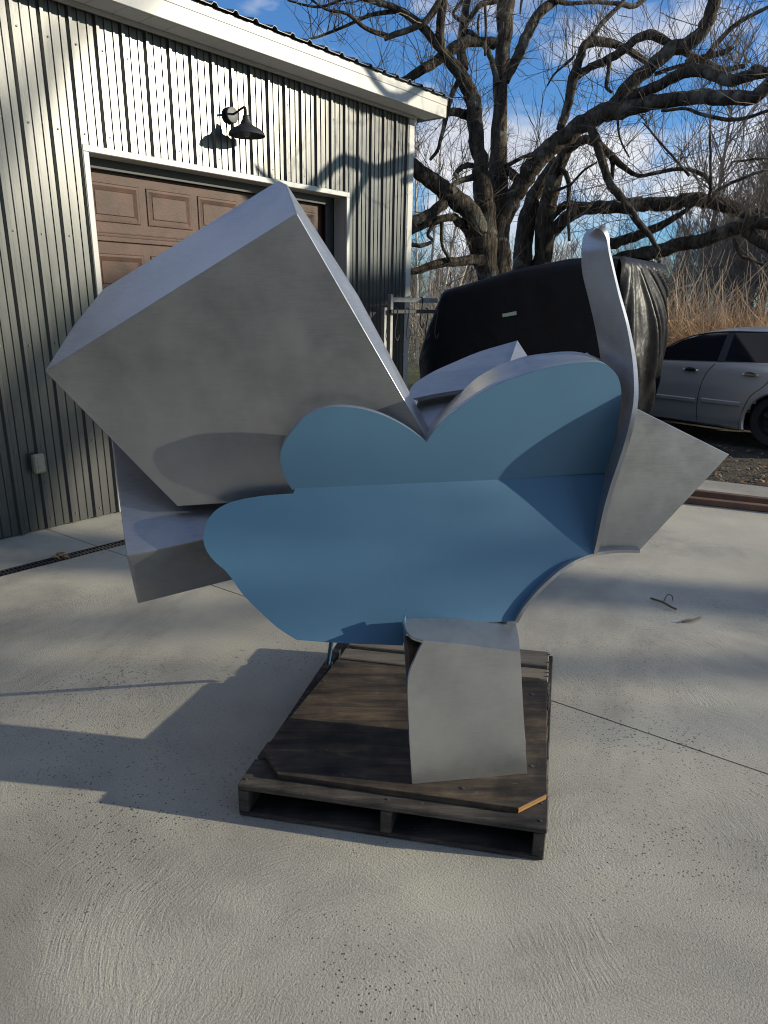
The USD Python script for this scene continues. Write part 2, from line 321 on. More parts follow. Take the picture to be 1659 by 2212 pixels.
M_grass = simple('dry_lawn', (0.20, 0.185, 0.065), 0.95, 0.0, 0.0, 3.0, 0.03, 50.0, col2=(0.10, 0.105, 0.035))
M_leaf = simple('dead_leaves', (0.25, 0.15, 0.06), 0.8, 0.0, 0.0, 9.0, col2=(0.12, 0.07, 0.03))
M_timber = simple('brown_timber', (0.165, 0.085, 0.045), 0.75, 0.0, 0.0, 5.0, 0.002, 30.0, (1, 1, 1), col2=(0.075, 0.042, 0.028))
M_plastic = simple('beige_plastic', (0.22, 0.20, 0.15), 0.5)
M_car = usdkit.material(stage, L + 'silver_car_paint', {'p': ('principled_bsdf', {'base_color': (0.42, 0.405, 0.37), 'metallic': 0.65, 'roughness': 0.34, 'coat_weight': 0.6, 'coat_roughness': 0.08})}, [], surface='p.BSDF')
M_glass = usdkit.material(stage, L + 'tinted_glass', {'p': ('principled_bsdf', {'base_color': (0.006, 0.007, 0.009), 'roughness': 0.06, 'specular_ior_level': 0.35})}, [], surface='p.BSDF')
M_tyre = simple('tyre_rubber', (0.018, 0.018, 0.018), 0.75)
M_chrome = usdkit.material(stage, L + 'chrome', {'p': ('principled_bsdf', {'base_color': (0.6, 0.6, 0.6), 'metallic': 1.0, 'roughness': 0.15})}, [], surface='p.BSDF')
M_bulb = usdkit.material(stage, L + 'bulb_glass', {'p': ('principled_bsdf', {'base_color': (0.9, 0.9, 0.9), 'roughness': 0.05, 'transmission_weight': 0.9})}, [], surface='p.BSDF')
M_orange = simple('orange_paint', (0.60, 0.28, 0.03), 0.6)
M_dust = simple('white_dust', (0.45, 0.45, 0.45), 0.9)

# ------------------------------------------------------------------ building frame: t along the wall, n outwards, z up
WAZ = math.radians(40.0)
BT = np.array([math.sin(WAZ), math.cos(WAZ), 0]); BN = np.array([BT[1], -BT[0], 0]); B0 = np.array([-2.46308, 4.93978, 0])
CORNER, EAVE = 4.187, 3.535
def bp(t, n, z): return B0 + t * BT + n * BN + np.array([0, 0, z])
def bbox(t0, t1, n0, n1, z0, z1, c=0.0):
    return frame(box((t0, n0, z0), (t1, n1, z1), c), B0, BT, BN) if False else _bb(t0, t1, n0, n1, z0, z1, c)
def _bb(t0, t1, n0, n1, z0, z1, c):
    m = box((t0, -n1, z0), (t1, -n0, z1), c)          # local y = -n keeps the frame right-handed
    return frame(m, B0, BT, -BN)

# ------------------------------------------------------------------ ground
def sheet(poly, z, thick=0.0):
    mb = MB()
    geoms = poly.geoms if hasattr(poly, 'geoms') else [poly]
    for gm in geoms:
        if thick > 0:
            m = trimesh.creation.extrude_polygon(gm, thick); m.apply_translation((0, 0, z - thick)); mb.mesh(m)
        else:
            v, f = trimesh.creation.triangulate_polygon(gm, engine='earcut')
            mb.add(np.c_[v, np.full(len(v), z)], f)
    return mb.out()
obj('ground', sheet(sg.box(-600, -400, 600, 900), -0.05), M_soil, kind='structure')
pad = sg.Polygon([(-14, -14), (14, -14), (14, 1.86), (3.766, 6.516), (3.203, 6.782), (0.9, 7.83), (0.9, 12.6), (-14, 12.6)])
j0, j1 = np.array([-2.477, 4.829]), np.array([1.478, 2.198]); jd = (j1 - j0) / np.linalg.norm(j1 - j0)
joint = sg.LineString([j0 - jd * 20, j0 + jd * 30]).buffer(0.0045)
d0, d1 = np.array([-2.416, 4.0]), np.array([-1.842, 4.633]); dd = (d1 - d0) / np.linalg.norm(d1 - d0)
drain_cut = sg.LineString([d0 - dd * 4, d0 + dd * 4.6]).buffer(0.05, cap_style=2)
pad = pad.difference(joint).difference(drain_cut)
for gm in pad.geoms:
    if gm.area > 0.5:
        obj('concrete_slab', sheet(gm, 0.0, 0.045), M_conc, kind='structure')
obj('lawn', sheet(sg.Polygon([(-40, 12.75), (3.2, 12.75), (9, 26), (60, 60), (60, 300), (-200, 300), (-200, 12.75)]), -0.03), M_grass, kind='structure')

# ------------------------------------------------------------------ metal building
bld = thing('metal_building', 'grey ribbed metal garage building with white eave trim and brown door', 'building')
PITCHR = 0.19
def corr(t0, t1, z0, z1, n=0.0):
    prof = []
    k0 = int(math.floor((t0 - 0.48) / PITCHR)) - 1
    for k in range(k0, k0 + int((t1 - t0) / PITCHR) + 4):
        b = 0.48 + k * PITCHR
        prof += [(b - .025, 0), (b - .012, .023), (b + .010, .023), (b + .022, 0)]
        for q in (1 / 3, 2 / 3):
            c = b + q * PITCHR
            prof += [(c - .012, 0), (c - .006, .008), (c + .005, .008), (c + .010, 0)]
    P = np.array(prof); P = P[np.argsort(P[:, 0], kind='stable')]
    ts = [t0] + [t for t in P[:, 0] if t0 < t < t1] + [t1]
    ns = [np.interp(t, P[:, 0], P[:, 1]) for t in ts]
    V = []; F = []
    for t, d in zip(ts, ns): V += [bp(t, n + d, z0), bp(t, n + d, z1)]
    for i in range(len(ts) - 1):
        a = 2 * i; F += [(a, a + 2, a + 3), (a, a + 3, a + 1)]
    for i, (t, d) in enumerate(zip(ts, ns)): V += [bp(t, -0.02, z0), bp(t, -0.02, z1)]
    return np.array(V), np.array(F)
DL, DR, DT = 0.515, 3.142, 2.645                      # door opening
PW4 = PITCHR * 4
edges = [0.48 - 0.03 + PW4 * k for k in range(-7, 6)]
edges = [e for e in edges if e < CORNER - 0.1] + [CORNER - 0.05]
for a, b in zip(edges, edges[1:]):
    ov = 0.0
    pieces = []
    if b <= DL or a >= DR: pieces = [(a, b, 0.012, EAVE)]
    else:
        if a < DL: pieces.append((a, DL - .012, 0.012, EAVE)); a = DL - .012
        if b > DR: pieces.append((DR + .012, b, 0.012, EAVE)); b = DR + .012
        pieces.append((a, b, DT + .03, EAVE))
    mb = MB()
    for p in pieces: mb.add(*corr(*p))
    pan = obj('siding_panel', mb.out(), M_siding, bld)
rng = random.Random(4)
mb = MB()
sc = trimesh.creation.cylinder(radius=0.0065, height=0.007, sections=6)
for zz in (0.08, 0.62, 1.35, 2.08, 2.76, 3.3):
    for k in range(-28, 20):
        tt = 0.48 + (k + 0.17) * PITCHR + rng.uniform(-.004, .004)
        if tt > CORNER - .06 or (DL - .02 < tt < DR + .02 and zz < DT + .03): continue
        m = sc.copy(); m.apply_transform(trimesh.geometry.align_vectors([0, 0, 1], BN)); m.apply_translation(bp(tt, .0035, zz + rng.uniform(-.008, .008))); mb.mesh(m)
obj('panel_screws', mb.out(), M_screw, bld, kind='stuff')
# shell behind the siding, gable walls and far wall
obj('wall_frame', _bb(-5.0, DL - .03, -0.16, -0.021, 0.0, EAVE, 0), M_siding, bld)
obj('wall_frame', _bb(DR + .03, CORNER - .01, -0.16, -0.021, 0.0, EAVE, 0), M_siding, bld)
obj('wall_frame', _bb(DL - .03, DR + .03, -0.16, -0.021, DT + .04, EAVE, 0), M_siding, bld)
for tw in (CORNER - .02, -5.03):
    q = np.array([bp(tw, -.03, 0), bp(tw, -.03, EAVE + .1), bp(tw, -3.6, EAVE + 1.2), bp(tw, -7.0, EAVE + .15), bp(tw, -7.0, 0)])
    obj('end_wall', slab(q, BT * .016), M_siding, bld)
obj('back_wall', _bb(-5.0, CORNER - .03, -7.05, -7.0, 0.0, EAVE + .1, 0), M_siding, bld)
obj('inside_floor', _bb(-4.9, CORNER - .05, -6.9, -0.2, 0.001, 0.006, 0), M_conc, bld)
# corner trim: two folded flanges
mb = MB(); mb.mesh(_bb(CORNER - .085, CORNER + .004, 0.0, .026, 0.01, EAVE, .004)); mb.mesh(_bb(CORNER - .105, CORNER - .085, 0.0, .018, 0.01, EAVE, .003))
mb.mesh(_bb(CORNER - .001, CORNER + .006, -.12, .0, 0.01, EAVE, .002))
obj('corner_trim', mb.out(), M_white, bld)
mb = MB()
for zz in np.arange(0.3, 3.4, 0.42):
    for tt in (CORNER - .095, CORNER - .07):
        m = sc.copy(); m.apply_transform(trimesh.geometry.align_vectors([0, 0, 1], BN)); m.apply_translation(bp(tt, .024, zz + rng.uniform(-.05, .05))); mb.mesh(m)
obj('trim_screws', mb.out(), M_white, bld, kind='stuff')
# soffit boards, fascia, roof
OVER, END = 0.27, CORNER + 0.19
tt = END
while tt > -5.2:
    t0 = tt - 0.20
    obj('soffit_board', _bb(t0 + .004, tt, 0.012, OVER, EAVE + .004, EAVE + .016, .003), M_soffit, bld)
    tt = t0
obj('soffit_channel', _bb(-5.2, CORNER + .004, 0.022, 0.045, EAVE - .03, EAVE + .002, .003), M_white, bld)
mb = MB(); mb.mesh(_bb(-5.2, END + .012, OVER, OVER + .018, EAVE - .012, EAVE + .165, .004)); mb.mesh(_bb(-5.2, END + .012, OVER + .018, OVER + .024, EAVE + .10, EAVE + .165, .002))
obj('fascia', mb.out(), M_white, bld)
obj('end_fascia', _bb(END, END + .011, -0.1, OVER - .001, EAVE - .010, EAVE + .16, .003), M_white, bld)
mb = MB()
for s in (0,):
    prof = []
    for k in range(-30, 26):
        b = 0.48 + k * PITCHR
        if -5.3 < b < END + .02: prof += [(b - .03, 0), (b - .012, .022), (b + .012, .022), (b + .03, 0), (b + .09, 0), (b + .095, .006), (b + .1, 0)]
    V = []; F = []
    prof.append((END + .05, 0))
    for (t, d) in prof: V += [bp(t, OVER + .06, EAVE + .172 + d), bp(t, -3.6, EAVE + .172 + d + 1.1)]
    for (t, d) in prof: V += [bp(t, OVER + .06, EAVE + .168 + d), bp(t, -3.6, EAVE + .168 + d + 1.1)]
    n = len(prof)
    for i in range(n - 1):
        a = 2 * i; F += [(a, a + 2, a + 3), (a, a + 3, a + 1)]; c = 2 * n + a
        F += [(c, c + 3, c + 2), (c, c + 1, c + 3), (a, c + 2, a + 2), (a, c, c + 2)]
    mb.add(V, F)
mb.add([bp(-5.3, -3.6, EAVE + 1.27), bp(END + .05, -3.6, EAVE + 1.27), bp(-5.3, -7.3, EAVE + .2), bp(END + .05, -7.3, EAVE + .2)], [(0, 1, 3), (0, 3, 2)])
obj('roof', mb.out(), M_roof, bld)
# door trim, returns, door
mb = MB()
mb.mesh(_bb(DL - .045, DR + .045, .0, .028, DT, DT + .045, .004))
obj('door_head_trim', mb.out(), M_white, bld)
obj('door_side_trim', _bb(DL - .045, DL, .0, .028, 0.012, DT, .004), M_white, bld)
obj('door_side_trim', _bb(DR, DR + .045, .0, .028, 0.012, DT, .004), M_white, bld)
obj('door_return', _bb(DL - .02, DL - .001, -.30, -.001, 0.012, DT + .018, .002), M_white, bld)
obj('door_return', _bb(DR + .001, DR + .02, -.15, -.001, 0.012, DT + .018, .002), M_white, bld)
obj('door_return', _bb(DL + .0005, DR - .0005, -.15, -.001, DT + .001, DT + .018, .002), M_white, bld)
obj('door_seal', _bb(DL + .002, DR - .002, -.165, -.151, DT - .07, DT + .018, .002), M_black, bld)
obj('door_seal', _bb(DR - .115, DR, -.167, -.1515, 0.012, DT - .0705, .002), M_black, bld)
DN = -.215
for s in range(5):
    z1 = DT - .065 - s * .5; z0 = max(z1 - .496, .012)
    sec = obj('door_section', _bb(DL - .001, DR + .05, DN - .04, DN, z0, z1, .004), M_door, bld)
    for k in range(5):
        ta = DL + .085 + k * .482; tb = ta + .42; za, zb = z1 - .085, z1 - .36
        if zb < 0.05: continue
        mb = MB()
        o = [(ta, za), (tb, za), (tb, zb), (ta, zb)]
        def ring(i, n): return [bp(ta + i, n, za - i), bp(tb - i, n, za - i), bp(tb - i, n, zb + i), bp(ta + i, n, zb + i)]
        R = ring(0, DN + .002) + ring(.006, DN + .008) + ring(.022, DN + .009) + ring(.05, DN + .0025) + ring(.056, DN + .007)
        F = []
        for r in range(4):
            for i in range(4):
                j = (i + 1) % 4; a, b, c, d = r * 4 + i, r * 4 + j, r * 4 + 4 + j, r * 4 + 4 + i
                F += [(a, c, b), (a, d, c)]
        F += [(16, 18, 17), (16, 19, 18)]
        obj('raised_panel', (np.array(R), np.array(F)), M_door, sec)
    mb = MB()
    for q in (.03, .052): mb.mesh(_bb(DL, DR + .02, DN, DN + .005, z1 - .40 - q, z1 - .408 - q, .002))
    obj('section_bead', mb.out(), M_door, sec)

# lamp
lp = bp(1.778, 0, 3.106)
lamp = thing('barn_lamp', 'black gooseneck barn lamp on the ribbed wall above the garage door', 'wall lamp', lp)
def local(m):                    # local axes: x along wall, y outwards, z up -> world offsets
    M = np.eye(4); M[:3, 0] = BT; M[:3, 1] = BN; M[:3, 2] = [0, 0, 1]
    m = m.copy(); m.apply_transform(M); m.fix_normals(); return m
def lathe(prof, n=32):
    return trimesh.creation.revolve(np.array(prof), sections=n)
bpm = lathe([(0, 0), (.062, 0), (.062, .012), (.056, .022), (.03, .026), (0, .026)]); bpm.apply_transform(trimesh.transformations.rotation_matrix(-math.pi / 2, [1, 0, 0])); bpm.apply_translation((0, .02, 0))
obj('backplate', local(bpm), M_iron, lamp, smooth=30)
arm = smooth_line([(0, .03, 0), (0, .09, .012), (0, .155, .03), (0, .19, .034), (0, .206, .015), (0, .207, -.03)], 5)
v, f = tube(arm, .0085, 10); obj('arm', local(trimesh.Trimesh(v, f)), M_iron, lamp, smooth=40)
sh = lathe([(.0, -.022), (.018, -.024), (.028, -.032), (.031, -.05), (.033, -.062), (.04, -.066), (.043, -.082), (.055, -.098), (.08, -.112), (.112, -.126), (.138, -.148), (.147, -.172), (.143, -.173), (.134, -.15), (.108, -.131), (.075, -.117), (.045, -.105), (.03, -.08), (0, -.07)], 40)
sh.apply_translation((0, .207, 0)); obj('shade', local(sh), M_iron, lamp, smooth=35)
bl = trimesh.creation.icosphere(subdivisions=3, radius=.03); bl.apply_transform(np.diag([1, 1, 1.3, 1])); bl.apply_translation((0, .207, -.145)); obj('bulb', local(bl), M_bulb, lamp, smooth=60)
# outlet
ol = thing('outlet_box', 'small beige outlet box mounted low on the ribbed wall', 'outlet', bp(-.12, 0, .52))
def lb(lo, hi, c): return local(box(lo, hi, c))
obj('box_body', lb((-.035, .005, -.062), (.035, .04, .062), .006), M_plastic, ol)
obj('cover', lb((-.042, .0405, -.072), (.042, .075, .072), .012), M_plastic, ol)
obj('socket_face', lb((-.017, .0755, -.045), (.017, .079, .045), .003), M_plastic, ol)
mb = MB()
for z in (-.02, .02): mb.mesh(lb((-.008, .0792, z - .009), (.008, .081, z + .009), .001))
obj('sockets', mb.out(), M_steel, ol)

# trench drain
dr = thing('trench_drain', 'black slotted trench drain grate set in the concrete along the garage wall', 'drain')
ex = np.array([dd[0], dd[1], 0]); ey = np.array([-dd[1], dd[0], 0]); od = np.array([d0[0], d0[1], 0]) - ex * 4
LD = 8.6
mb = MB()
for s in (-1, 1): mb.mesh(frame(box((0, s * .049 - .004, -.04), (LD, s * .049 + .004, .001), 0), od, ex, ey))
mb.mesh(frame(box((0, -.0105, -.03), (LD, .0105, -.003), 0), od, ex, ey))
obj('rail', mb.out(), M_iron, dr)
mb = MB()
for i in range(int(LD / .026)): mb.mesh(frame(box((i * .026, -.045, -.03), (i * .026 + .012, .045, -.0015), 0), od, ex, ey))
obj('grate_bars', mb.out(), M_iron, dr, kind='stuff')

# ------------------------------------------------------------------ pallet and plywood
fl, fr, bl_, br = (np.array(p) for p in ((-0.478, 1.925, 0), (0.522, 1.748, 0), (-0.204, 2.875, 0), (0.800, 2.892, 0)))
px_ = unit(fr - fl); py_ = np.array([math.sin(math.radians(14.0)), math.cos(math.radians(14.0)), 0])
PL, PD = 1.02, 1.17
pal = thing('wooden_pallet', 'weathered dark wooden pallet carrying the sculpture on the concrete', 'pallet', fl)
def pb(x0, x1, y0, y1, z0, z1, c=.004):
    M = np.eye(4); M[:3, 0] = px_; M[:3, 1] = py_; m = box((x0, y0, z0), (x1, y1, z1), c); m.apply_transform(M); return m
obj('bottom_board', pb(0, PL, .004, .135, .002, .020), M_plank, pal)
for y in (.37, .70): obj('bottom_board', pb(0, PL, y, y + .09, .002, .020), M_plank, pal)
obj('bottom_board', pb(0, PL, PD - .14, PD - .004, .002, .020), M_plank, pal)
for x in (0, .49, PL - .04): obj('stringer', pb(x + .001 , x + .039, .001, PD - .001,   .0205, .108, .003), M_plank, pal)
ys = [(0, .142), (.155, .245), (.262, .352), (.37, .46), (.478, .568), (.585, .675), (.692, .782), (.80, .89), (.905, .998), (1.03, 1.165)]
rp = random.Random(5)
for i, (a, b) in enumerate(ys):
    obj('top_board', pb((.035 + .004 * i if i >= 2 else 0) + rp.uniform(-.004, .004), PL - .002 * i + rp.uniform(-.004, .004), a, b, .1085, .131 + rp.uniform(-.001, .001)), M_plank2 if i >= 8 else M_plank, pal)
mb = MB()
for i, (a, b) in enumerate(ys):
    for x in (.02, .51, PL - .02):
        for yy in (a + .03, b - .03):
            c = trimesh.creation.cylinder(radius=.0045, height=.004, sections=6); c.apply_translation(px_ * x + py_ * yy + np.array([0, 0, .132])); mb.mesh(c)
obj('nails', mb.out(), M_screw, pal, kind='stuff')
def blot(X, Y, r, z, seed, mat, name, parent, label=None):
    c = at_z(X, Y, z); V = [c + np.array([(r * (1 + .3 * math.sin(3 * t + seed) + .25 * math.sin(7 * t + 2 * seed))) * math.cos(t), r * .9 * (1 + .3 * math.sin(4 * t + seed)) * math.sin(t), 0]) for t in np.linspace(0, 2 * math.pi, 30, endpoint=False)]
    return obj(name, (np.array(V + [c]), np.array([(30, i, (i + 1) % 30) for i in range(30)])), mat, parent, label=label)
blot(1160, 1741, .017, .1338, 1.0, M_orange, 'paint_mark', pal, 'orange paint splash on the front deck board')
M_yellow = simple('yellow_tape', (0.55, 0.45, 0.05), 0.6)
blot(1184, 1413, .012, .1348, 2.0, M_yellow, 'tape_scrap', pal, 'yellow tape scrap on the back right corner')
blot(722, 1412, .010, .1348, 3.0, M_yellow, 'tape_scrap', pal, 'yellow tape scrap on the back left corner')
ply = thing('plywood_sheet', 'dark stained plywood sheet with clipped corners on the pallet', 'plywood')
pp = [(600, 1672), (1120, 1745), (1180, 1715), (1182, 1481), (1164, 1464), (735, 1430), (719, 1437), (568, 1620)]
P = np.array([at_z(x, y, .153) for x, y in pp])
obj('sheet', slab(P, (0, 0, -.0205), .002), M_ply, ply)
# bright cut edge of the broken front right corner, grain plies
e0, e1 = P[1], P[2]; nn_ = unit(np.cross(e1 - e0, [0, 0, 1]))
mb = MB()
for k in range(3):
    q = np.array([e0 + nn_ * (.0012 + .001 * (k % 2)), e1 + nn_ * (.0012 + .001 * (k % 2))])
    z0 = -.019 + k * .006
    V = np.array([q[0] + [0, 0, z0], q[1] + [0, 0, z0], q[1] + [0, 0, z0 + .005], q[0] + [0, 0, z0 + .005]])
    mb.mesh(slab(V, -nn_ * .003))
obj('cut_edge', mb.out(), M_raw, ply, label='fresh orange cut edge at the front right corner')
mb = MB()
for x, y in [(586, 1638), (1100, 1600), (1150, 1655), (1000, 1702), (700, 1470), (1150, 1500)]:
    c = trimesh.creation.cylinder(radius=.006, height=.003, sections=8); c.apply_translation(at_z(x, y, .154)); mb.mesh(c)
obj('screw_heads', mb.out(), M_screw, ply, kind='stuff')

# ------------------------------------------------------------------ sculpture
scu = thing('metal_sculpture', 'large abstract brushed metal and blue sculpture of tilted planes standing on the pallet', 'sculpture')
AZB = math.radians(168)
nh = np.array([math.sin(AZB), math.cos(AZB), 0])
def tilted(az, deg):
    a = math.radians(az); t = math.radians(deg)
    return np.array([math.sin(a) * math.cos(t), math.cos(a) * math.cos(t), math.sin(t)])
Pc = at_y(1100, 1035, 2.33)
Lc = at_y(637, 1055, 2.17)
cd = unit(Pc - Lc)                                      # crease direction
nb = unit(nh - cd * (nh @ cd)); ub = np.cross(nb, cd); ub = ub if ub[2] > 0 else -ub
def facet(deg): return unit(nb * math.cos(math.radians(deg)) + ub * math.sin(math.radians(deg)))
N_up, N_lo = facet(-15), facet(18)
def onU(x, y, d=0.0): return on_plane(x, y, Pc + N_up * d, N_up)
def onL(x, y, d=0.0): return on_plane(x, y, Pc + N_lo * d, N_lo)
lobeL = [(637, 1055), (634, 1062), (620, 1040), (609, 1012), (605, 985), (612, 960), (628, 935), (655, 905), (685, 887), (715, 880), (745, 879), (785, 884), (830, 898), (870, 918), (900, 938), (921, 955)]
lobeR = [(921, 955), (954, 911), (1007, 871), (1043, 847), (1079, 828), (1130, 810), (1179, 796), (1229, 786), (1279, 782), (1304, 785), (1322, 797), (1334, 812), (1340, 830), (1342, 851), (1340, 881), (1332, 931), (1325, 971), (1313, 1020)]
lobeL_s = smooth_line(lobeL[1:], 3); lobeR_s = smooth_line(lobeR, 3)
up_px = [tuple(lobeL[0])] + [tuple(p) for p in lobeL_s] + [tuple(p) for p in lobeR_s[1:]] + [(1100, 1035)]
up = np.array([onU(*p) for p in up_px])
lo_curve = [(634, 1066), (600, 1068), (560, 1072), (520, 1079), (490, 1088), (465, 1103), (448, 1125), (440, 1150), (440, 1172), (450, 1196), (468, 1217), (485, 1231), (500, 1249), (515, 1271), (533, 1293), (560, 1320), (600, 1356), (640, 1382)]
lo_right = [(1113, 1342), (1130, 1312), (1158, 1278), (1190, 1247), (1220, 1223), (1250, 1206), (1283, 1193)]
lo_px = [(637, 1055)] + [tuple(p) for p in smooth_line(lo_curve, 3)] + [(700, 1387), (780, 1391), (870, 1394), (884, 1342), (1000, 1345)] + [tuple(p) for p in smooth_line(lo_right, 3)] + [(1292, 1140), (1302, 1080), (1313, 1020), (1100, 1035)]
lo = np.array([onL(*p) for p in lo_px])
def blue_panel(P, N, nm):
    obj(nm + '_core', slab(P - N * .0035, -N * .016, .003), M_alu, scu, smooth=25)
    obj(nm, slab(P, -N * .0030, 0), M_blue, scu, smooth=25)
blue_panel(up, N_up, 'upper_blue_panel'); blue_panel(lo, N_lo, 'lower_blue_panel')
# deep rim of the right lobe
outer = [(917, 921), (930, 908), (955, 884), (980, 861), (1005, 838), (1030, 816), (1055, 801), (1079, 788), (1104, 779), (1129, 771), (1154, 766), (1179, 763), (1204, 760), (1229, 759), (1247, 760), (1264, 763), (1281, 769), (1297, 776)]
inner = smooth_line(lobeR[:12], 3); outer_s = smooth_line(outer, 3)
def resample(P, n):
    P = np.asarray(P, float); s = np.r_[0, np.cumsum(np.linalg.norm(np.diff(P, axis=0), axis=1))]; q = np.linspace(0, s[-1], n)
    return np.c_[[np.interp(q, s, P[:, k]) for k in range(P.shape[1])]].T
inn, out_ = resample(inner, 50), resample(outer_s, 50)
A = np.array([onU(*p, -.004) for p in inn]); Bk = []
for p, a in zip(out_, A): Bk.append(at_y(p[0], p[1], a[1] + .25))
Bk = np.array(Bk)
nI = unit(np.array([0, 0, 1.])); th_ = .012
def ribbon(A, B, t):                # strip between two polylines, thickened
    d = np.gradient(A, axis=0); w = B - A; n = np.cross(d, w); n /= np.linalg.norm(n, axis=1, keepdims=True)
    n *= np.sign((n[:, 2]).mean()) if abs(n[:, 2].mean()) > .1 else 1
    R = np.stack([A, B, B - n * t, A - n * t], 1); N = len(A); V = R.reshape(-1, 3); F = []
    for i in range(N - 1):
        for k in range(4):
            a, b = i * 4 + k, i * 4 + (k + 1) % 4; F += [(a, b, b + 4), (a, b + 4, a + 4)]
    F += [(0, 2, 1), (0, 3, 2), ((N - 1) * 4, (N - 1) * 4 + 1, (N - 1) * 4 + 2), ((N - 1) * 4, (N - 1) * 4 + 2, (N - 1) * 4 + 3)]
    m = trimesh.Trimesh(V, np.array(F), process=False); trimesh.repair.fix_normals(m); return m
obj('lobe_rim', ribbon(A, Bk, .012), M_alu, scu, smooth=35)
# right end of the lobe, wrapping down behind the blade
endA = np.array([onU(*p, -.004) for p in smooth_line(lobeR[11:], 3)]); endB = endA + (-N_up * .23 + np.array([0.0, 0, .0]))
obj('lobe_end', ribbon(endA, endB, .012), M_alu, scu, smooth=35)
# tall blade: ruled surface, near edge right, far edge left
rows = [(1277, 1293, 493.5), (1266, 1302, 500), (1259, 1310, 515), (1255.5, 1315, 545), (1258, 1325, 590), (1270, 1337, 640), (1284, 1353, 700), (1295, 1364, 760), (1302, 1369, 810), (1316, 1369, 860), (1318, 1363, 900), (1312, 1351, 950), (1302, 1335, 1000), (1294, 1318, 1050), (1286, 1304, 1100), (1278, 1293, 1150), (1271, 1283, 1196)]
def yplate(x, y): return (onU(x, y) if y < 1020 else onL(x, y))[1]
offs = {493.5: (.30, .22), 500: (.30, .22), 515: (.30, .22), 545: (.29, .21), 590: (.29, .20), 640: (.28, .18), 700: (.27, .15), 760: (.265, .10), 810: (.25, .05), 860: (.20, -.015), 900: (.14, -.06), 950: (.09, -.10), 1000: (.06, -.12), 1050: (.045, -.11), 1100: (.035, -.075), 1150: (.03, -.04), 1196: (.02, -.006)}
RR = []
for xl, xr, y in rows:
    a, b = offs[y]; ref = yplate(1330, max(y, 790)) if y < 1020 else yplate(xr, y)
    lift = max(0, 790 - y) / 300 * .06
    RR.append(np.r_[at_y(xl, y, ref + a + lift), at_y(xr, y, ref + b + lift)])
RR = smooth_line(RR, 4); NC = 7
G = np.stack([RR[:, :3] + (RR[:, 3:] - RR[:, :3]) * s for s in np.linspace(0, 1, NC)], 1)
gu, gv = np.gradient(G, axis=0), np.gradient(G, axis=1); gn = np.cross(gu, gv); gn /= np.linalg.norm(gn, axis=2, keepdims=True)
gn *= np.sign(((EYE - G) * gn).sum(2).mean())
def thick_grid(G, gn, t):
    nr, nc = G.shape[:2]; V = np.concatenate([G.reshape(-1, 3), (G - gn * t).reshape(-1, 3)]); F = []; o = nr * nc
    for i in range(nr - 1):
        for j in range(nc - 1):
            a, b, c, d = i * nc + j, i * nc + j + 1, (i + 1) * nc + j + 1, (i + 1) * nc + j
            F += [(a, b, c), (a, c, d), (o + a, o + c, o + b), (o + a, o + d, o + c)]
    br_ = [i for i in range(nc)] + [i * nc + nc - 1 for i in range(1, nr)] + [(nr - 1) * nc + j for j in range(nc - 2, -1, -1)] + [i * nc for i in range(nr - 2, 0, -1)]
    for a, b in zip(br_, br_[1:] + br_[:1]): F += [(a, o + a, o + b), (a, o + b, b)]
    m = trimesh.Trimesh(V, np.array(F), process=False); trimesh.repair.fix_normals(m); return m
obj('tall_blade', thick_grid(G, gn, .016), M_alu, scu, smooth=30)
# flat pointed plate to the right
Nt = tilted(172, 4); Pt = at_y(1283, 1190, onL(1283, 1190)[1] + .06)
def onT(x, y): return on_plane(x, y, Pt, Nt)
P = np.array([onT(*p) for p in [(1358, 873), (1577, 982), (1382, 1190), (1280, 1193), (1289, 1150), (1311, 1050), (1343, 950)]])
obj('pointed_plate', slab(P, -Nt * .03, .006), M_alu, scu)
# curved lip under blue panel and plate
lip = smooth_line([(1112, 1343), (1130, 1313), (1158, 1279), (1190, 1248), (1220, 1224), (1250, 1207), (1283, 1195), (1320, 1189), (1352, 1187.5), (1383, 1188)], 4)
A = np.array([on_plane(x, y, Pc + N_lo * .022, N_lo) if x < 1270 else at_y(x, y, onT(x, y)[1] - .03) for x, y in lip]); 
A = np.array([[*a] for a in A]); A[:, 1] = np.convolve(np.pad(A[:, 1], 3, mode='edge'), np.ones(7) / 7, 'valid')
A = np.array([at_y(x, y, a[1]) for (x, y), a in zip(lip, A)])
obj('curved_lip', ribbon(A, A + np.array([0.02, .20, .012]), .012), M_alu, scu, smooth=35)
# big tilted block
Nk = tilted(172.5, 1.0); Pk = at_y(921, 950, onU(921, 953)[1] + .065)
def onK(x, y): return on_plane(x, y, Pk, Nk)
front = [onK(*p) for p in [(103, 801), (640, 464), (922, 952), (385, 1090), (612, 1074)]]
bR = at_y(602, 395, front[1][1] + .20)
kN = unit(np.cross(front[1] - front[0], bR - front[0]))
backp = [on_plane(x, y, front[0], kN) for x, y in [(226, 628), (164, 704), (602, 395), (618, 403)]]
backp += [at_y(631, 437, front[1][1] + .08), at_y(930, 940, front[2][1] + .09), at_y(470, 985, front[3][1] + .40), at_y(770, 640, front[1][1] + .12), at_y(215, 800, front[0][1] + .5)]
obj('tilted_block', hull(front + backp, .006), M_alu, scu, smooth=22)
# lower left wing block
Y0 = 2.17
wF, wN = at_y(277, 1199, 2.05), unit((0.14, -0.62, 0.78))
wing = [wF] + [on_plane(x, y, wF, wN) for x, y in [(243, 946), (600, 1128), (319, 1192), (560, 1060)]] + [at_y(289, 1217, 2.08), at_y(300, 1300, 2.27), at_y(560, 1234, 2.36), at_y(298, 1270, 2.5), at_y(480, 1220, 2.65)]
obj('wing_block', hull(wing, .005), M_alu, scu, smooth=18)
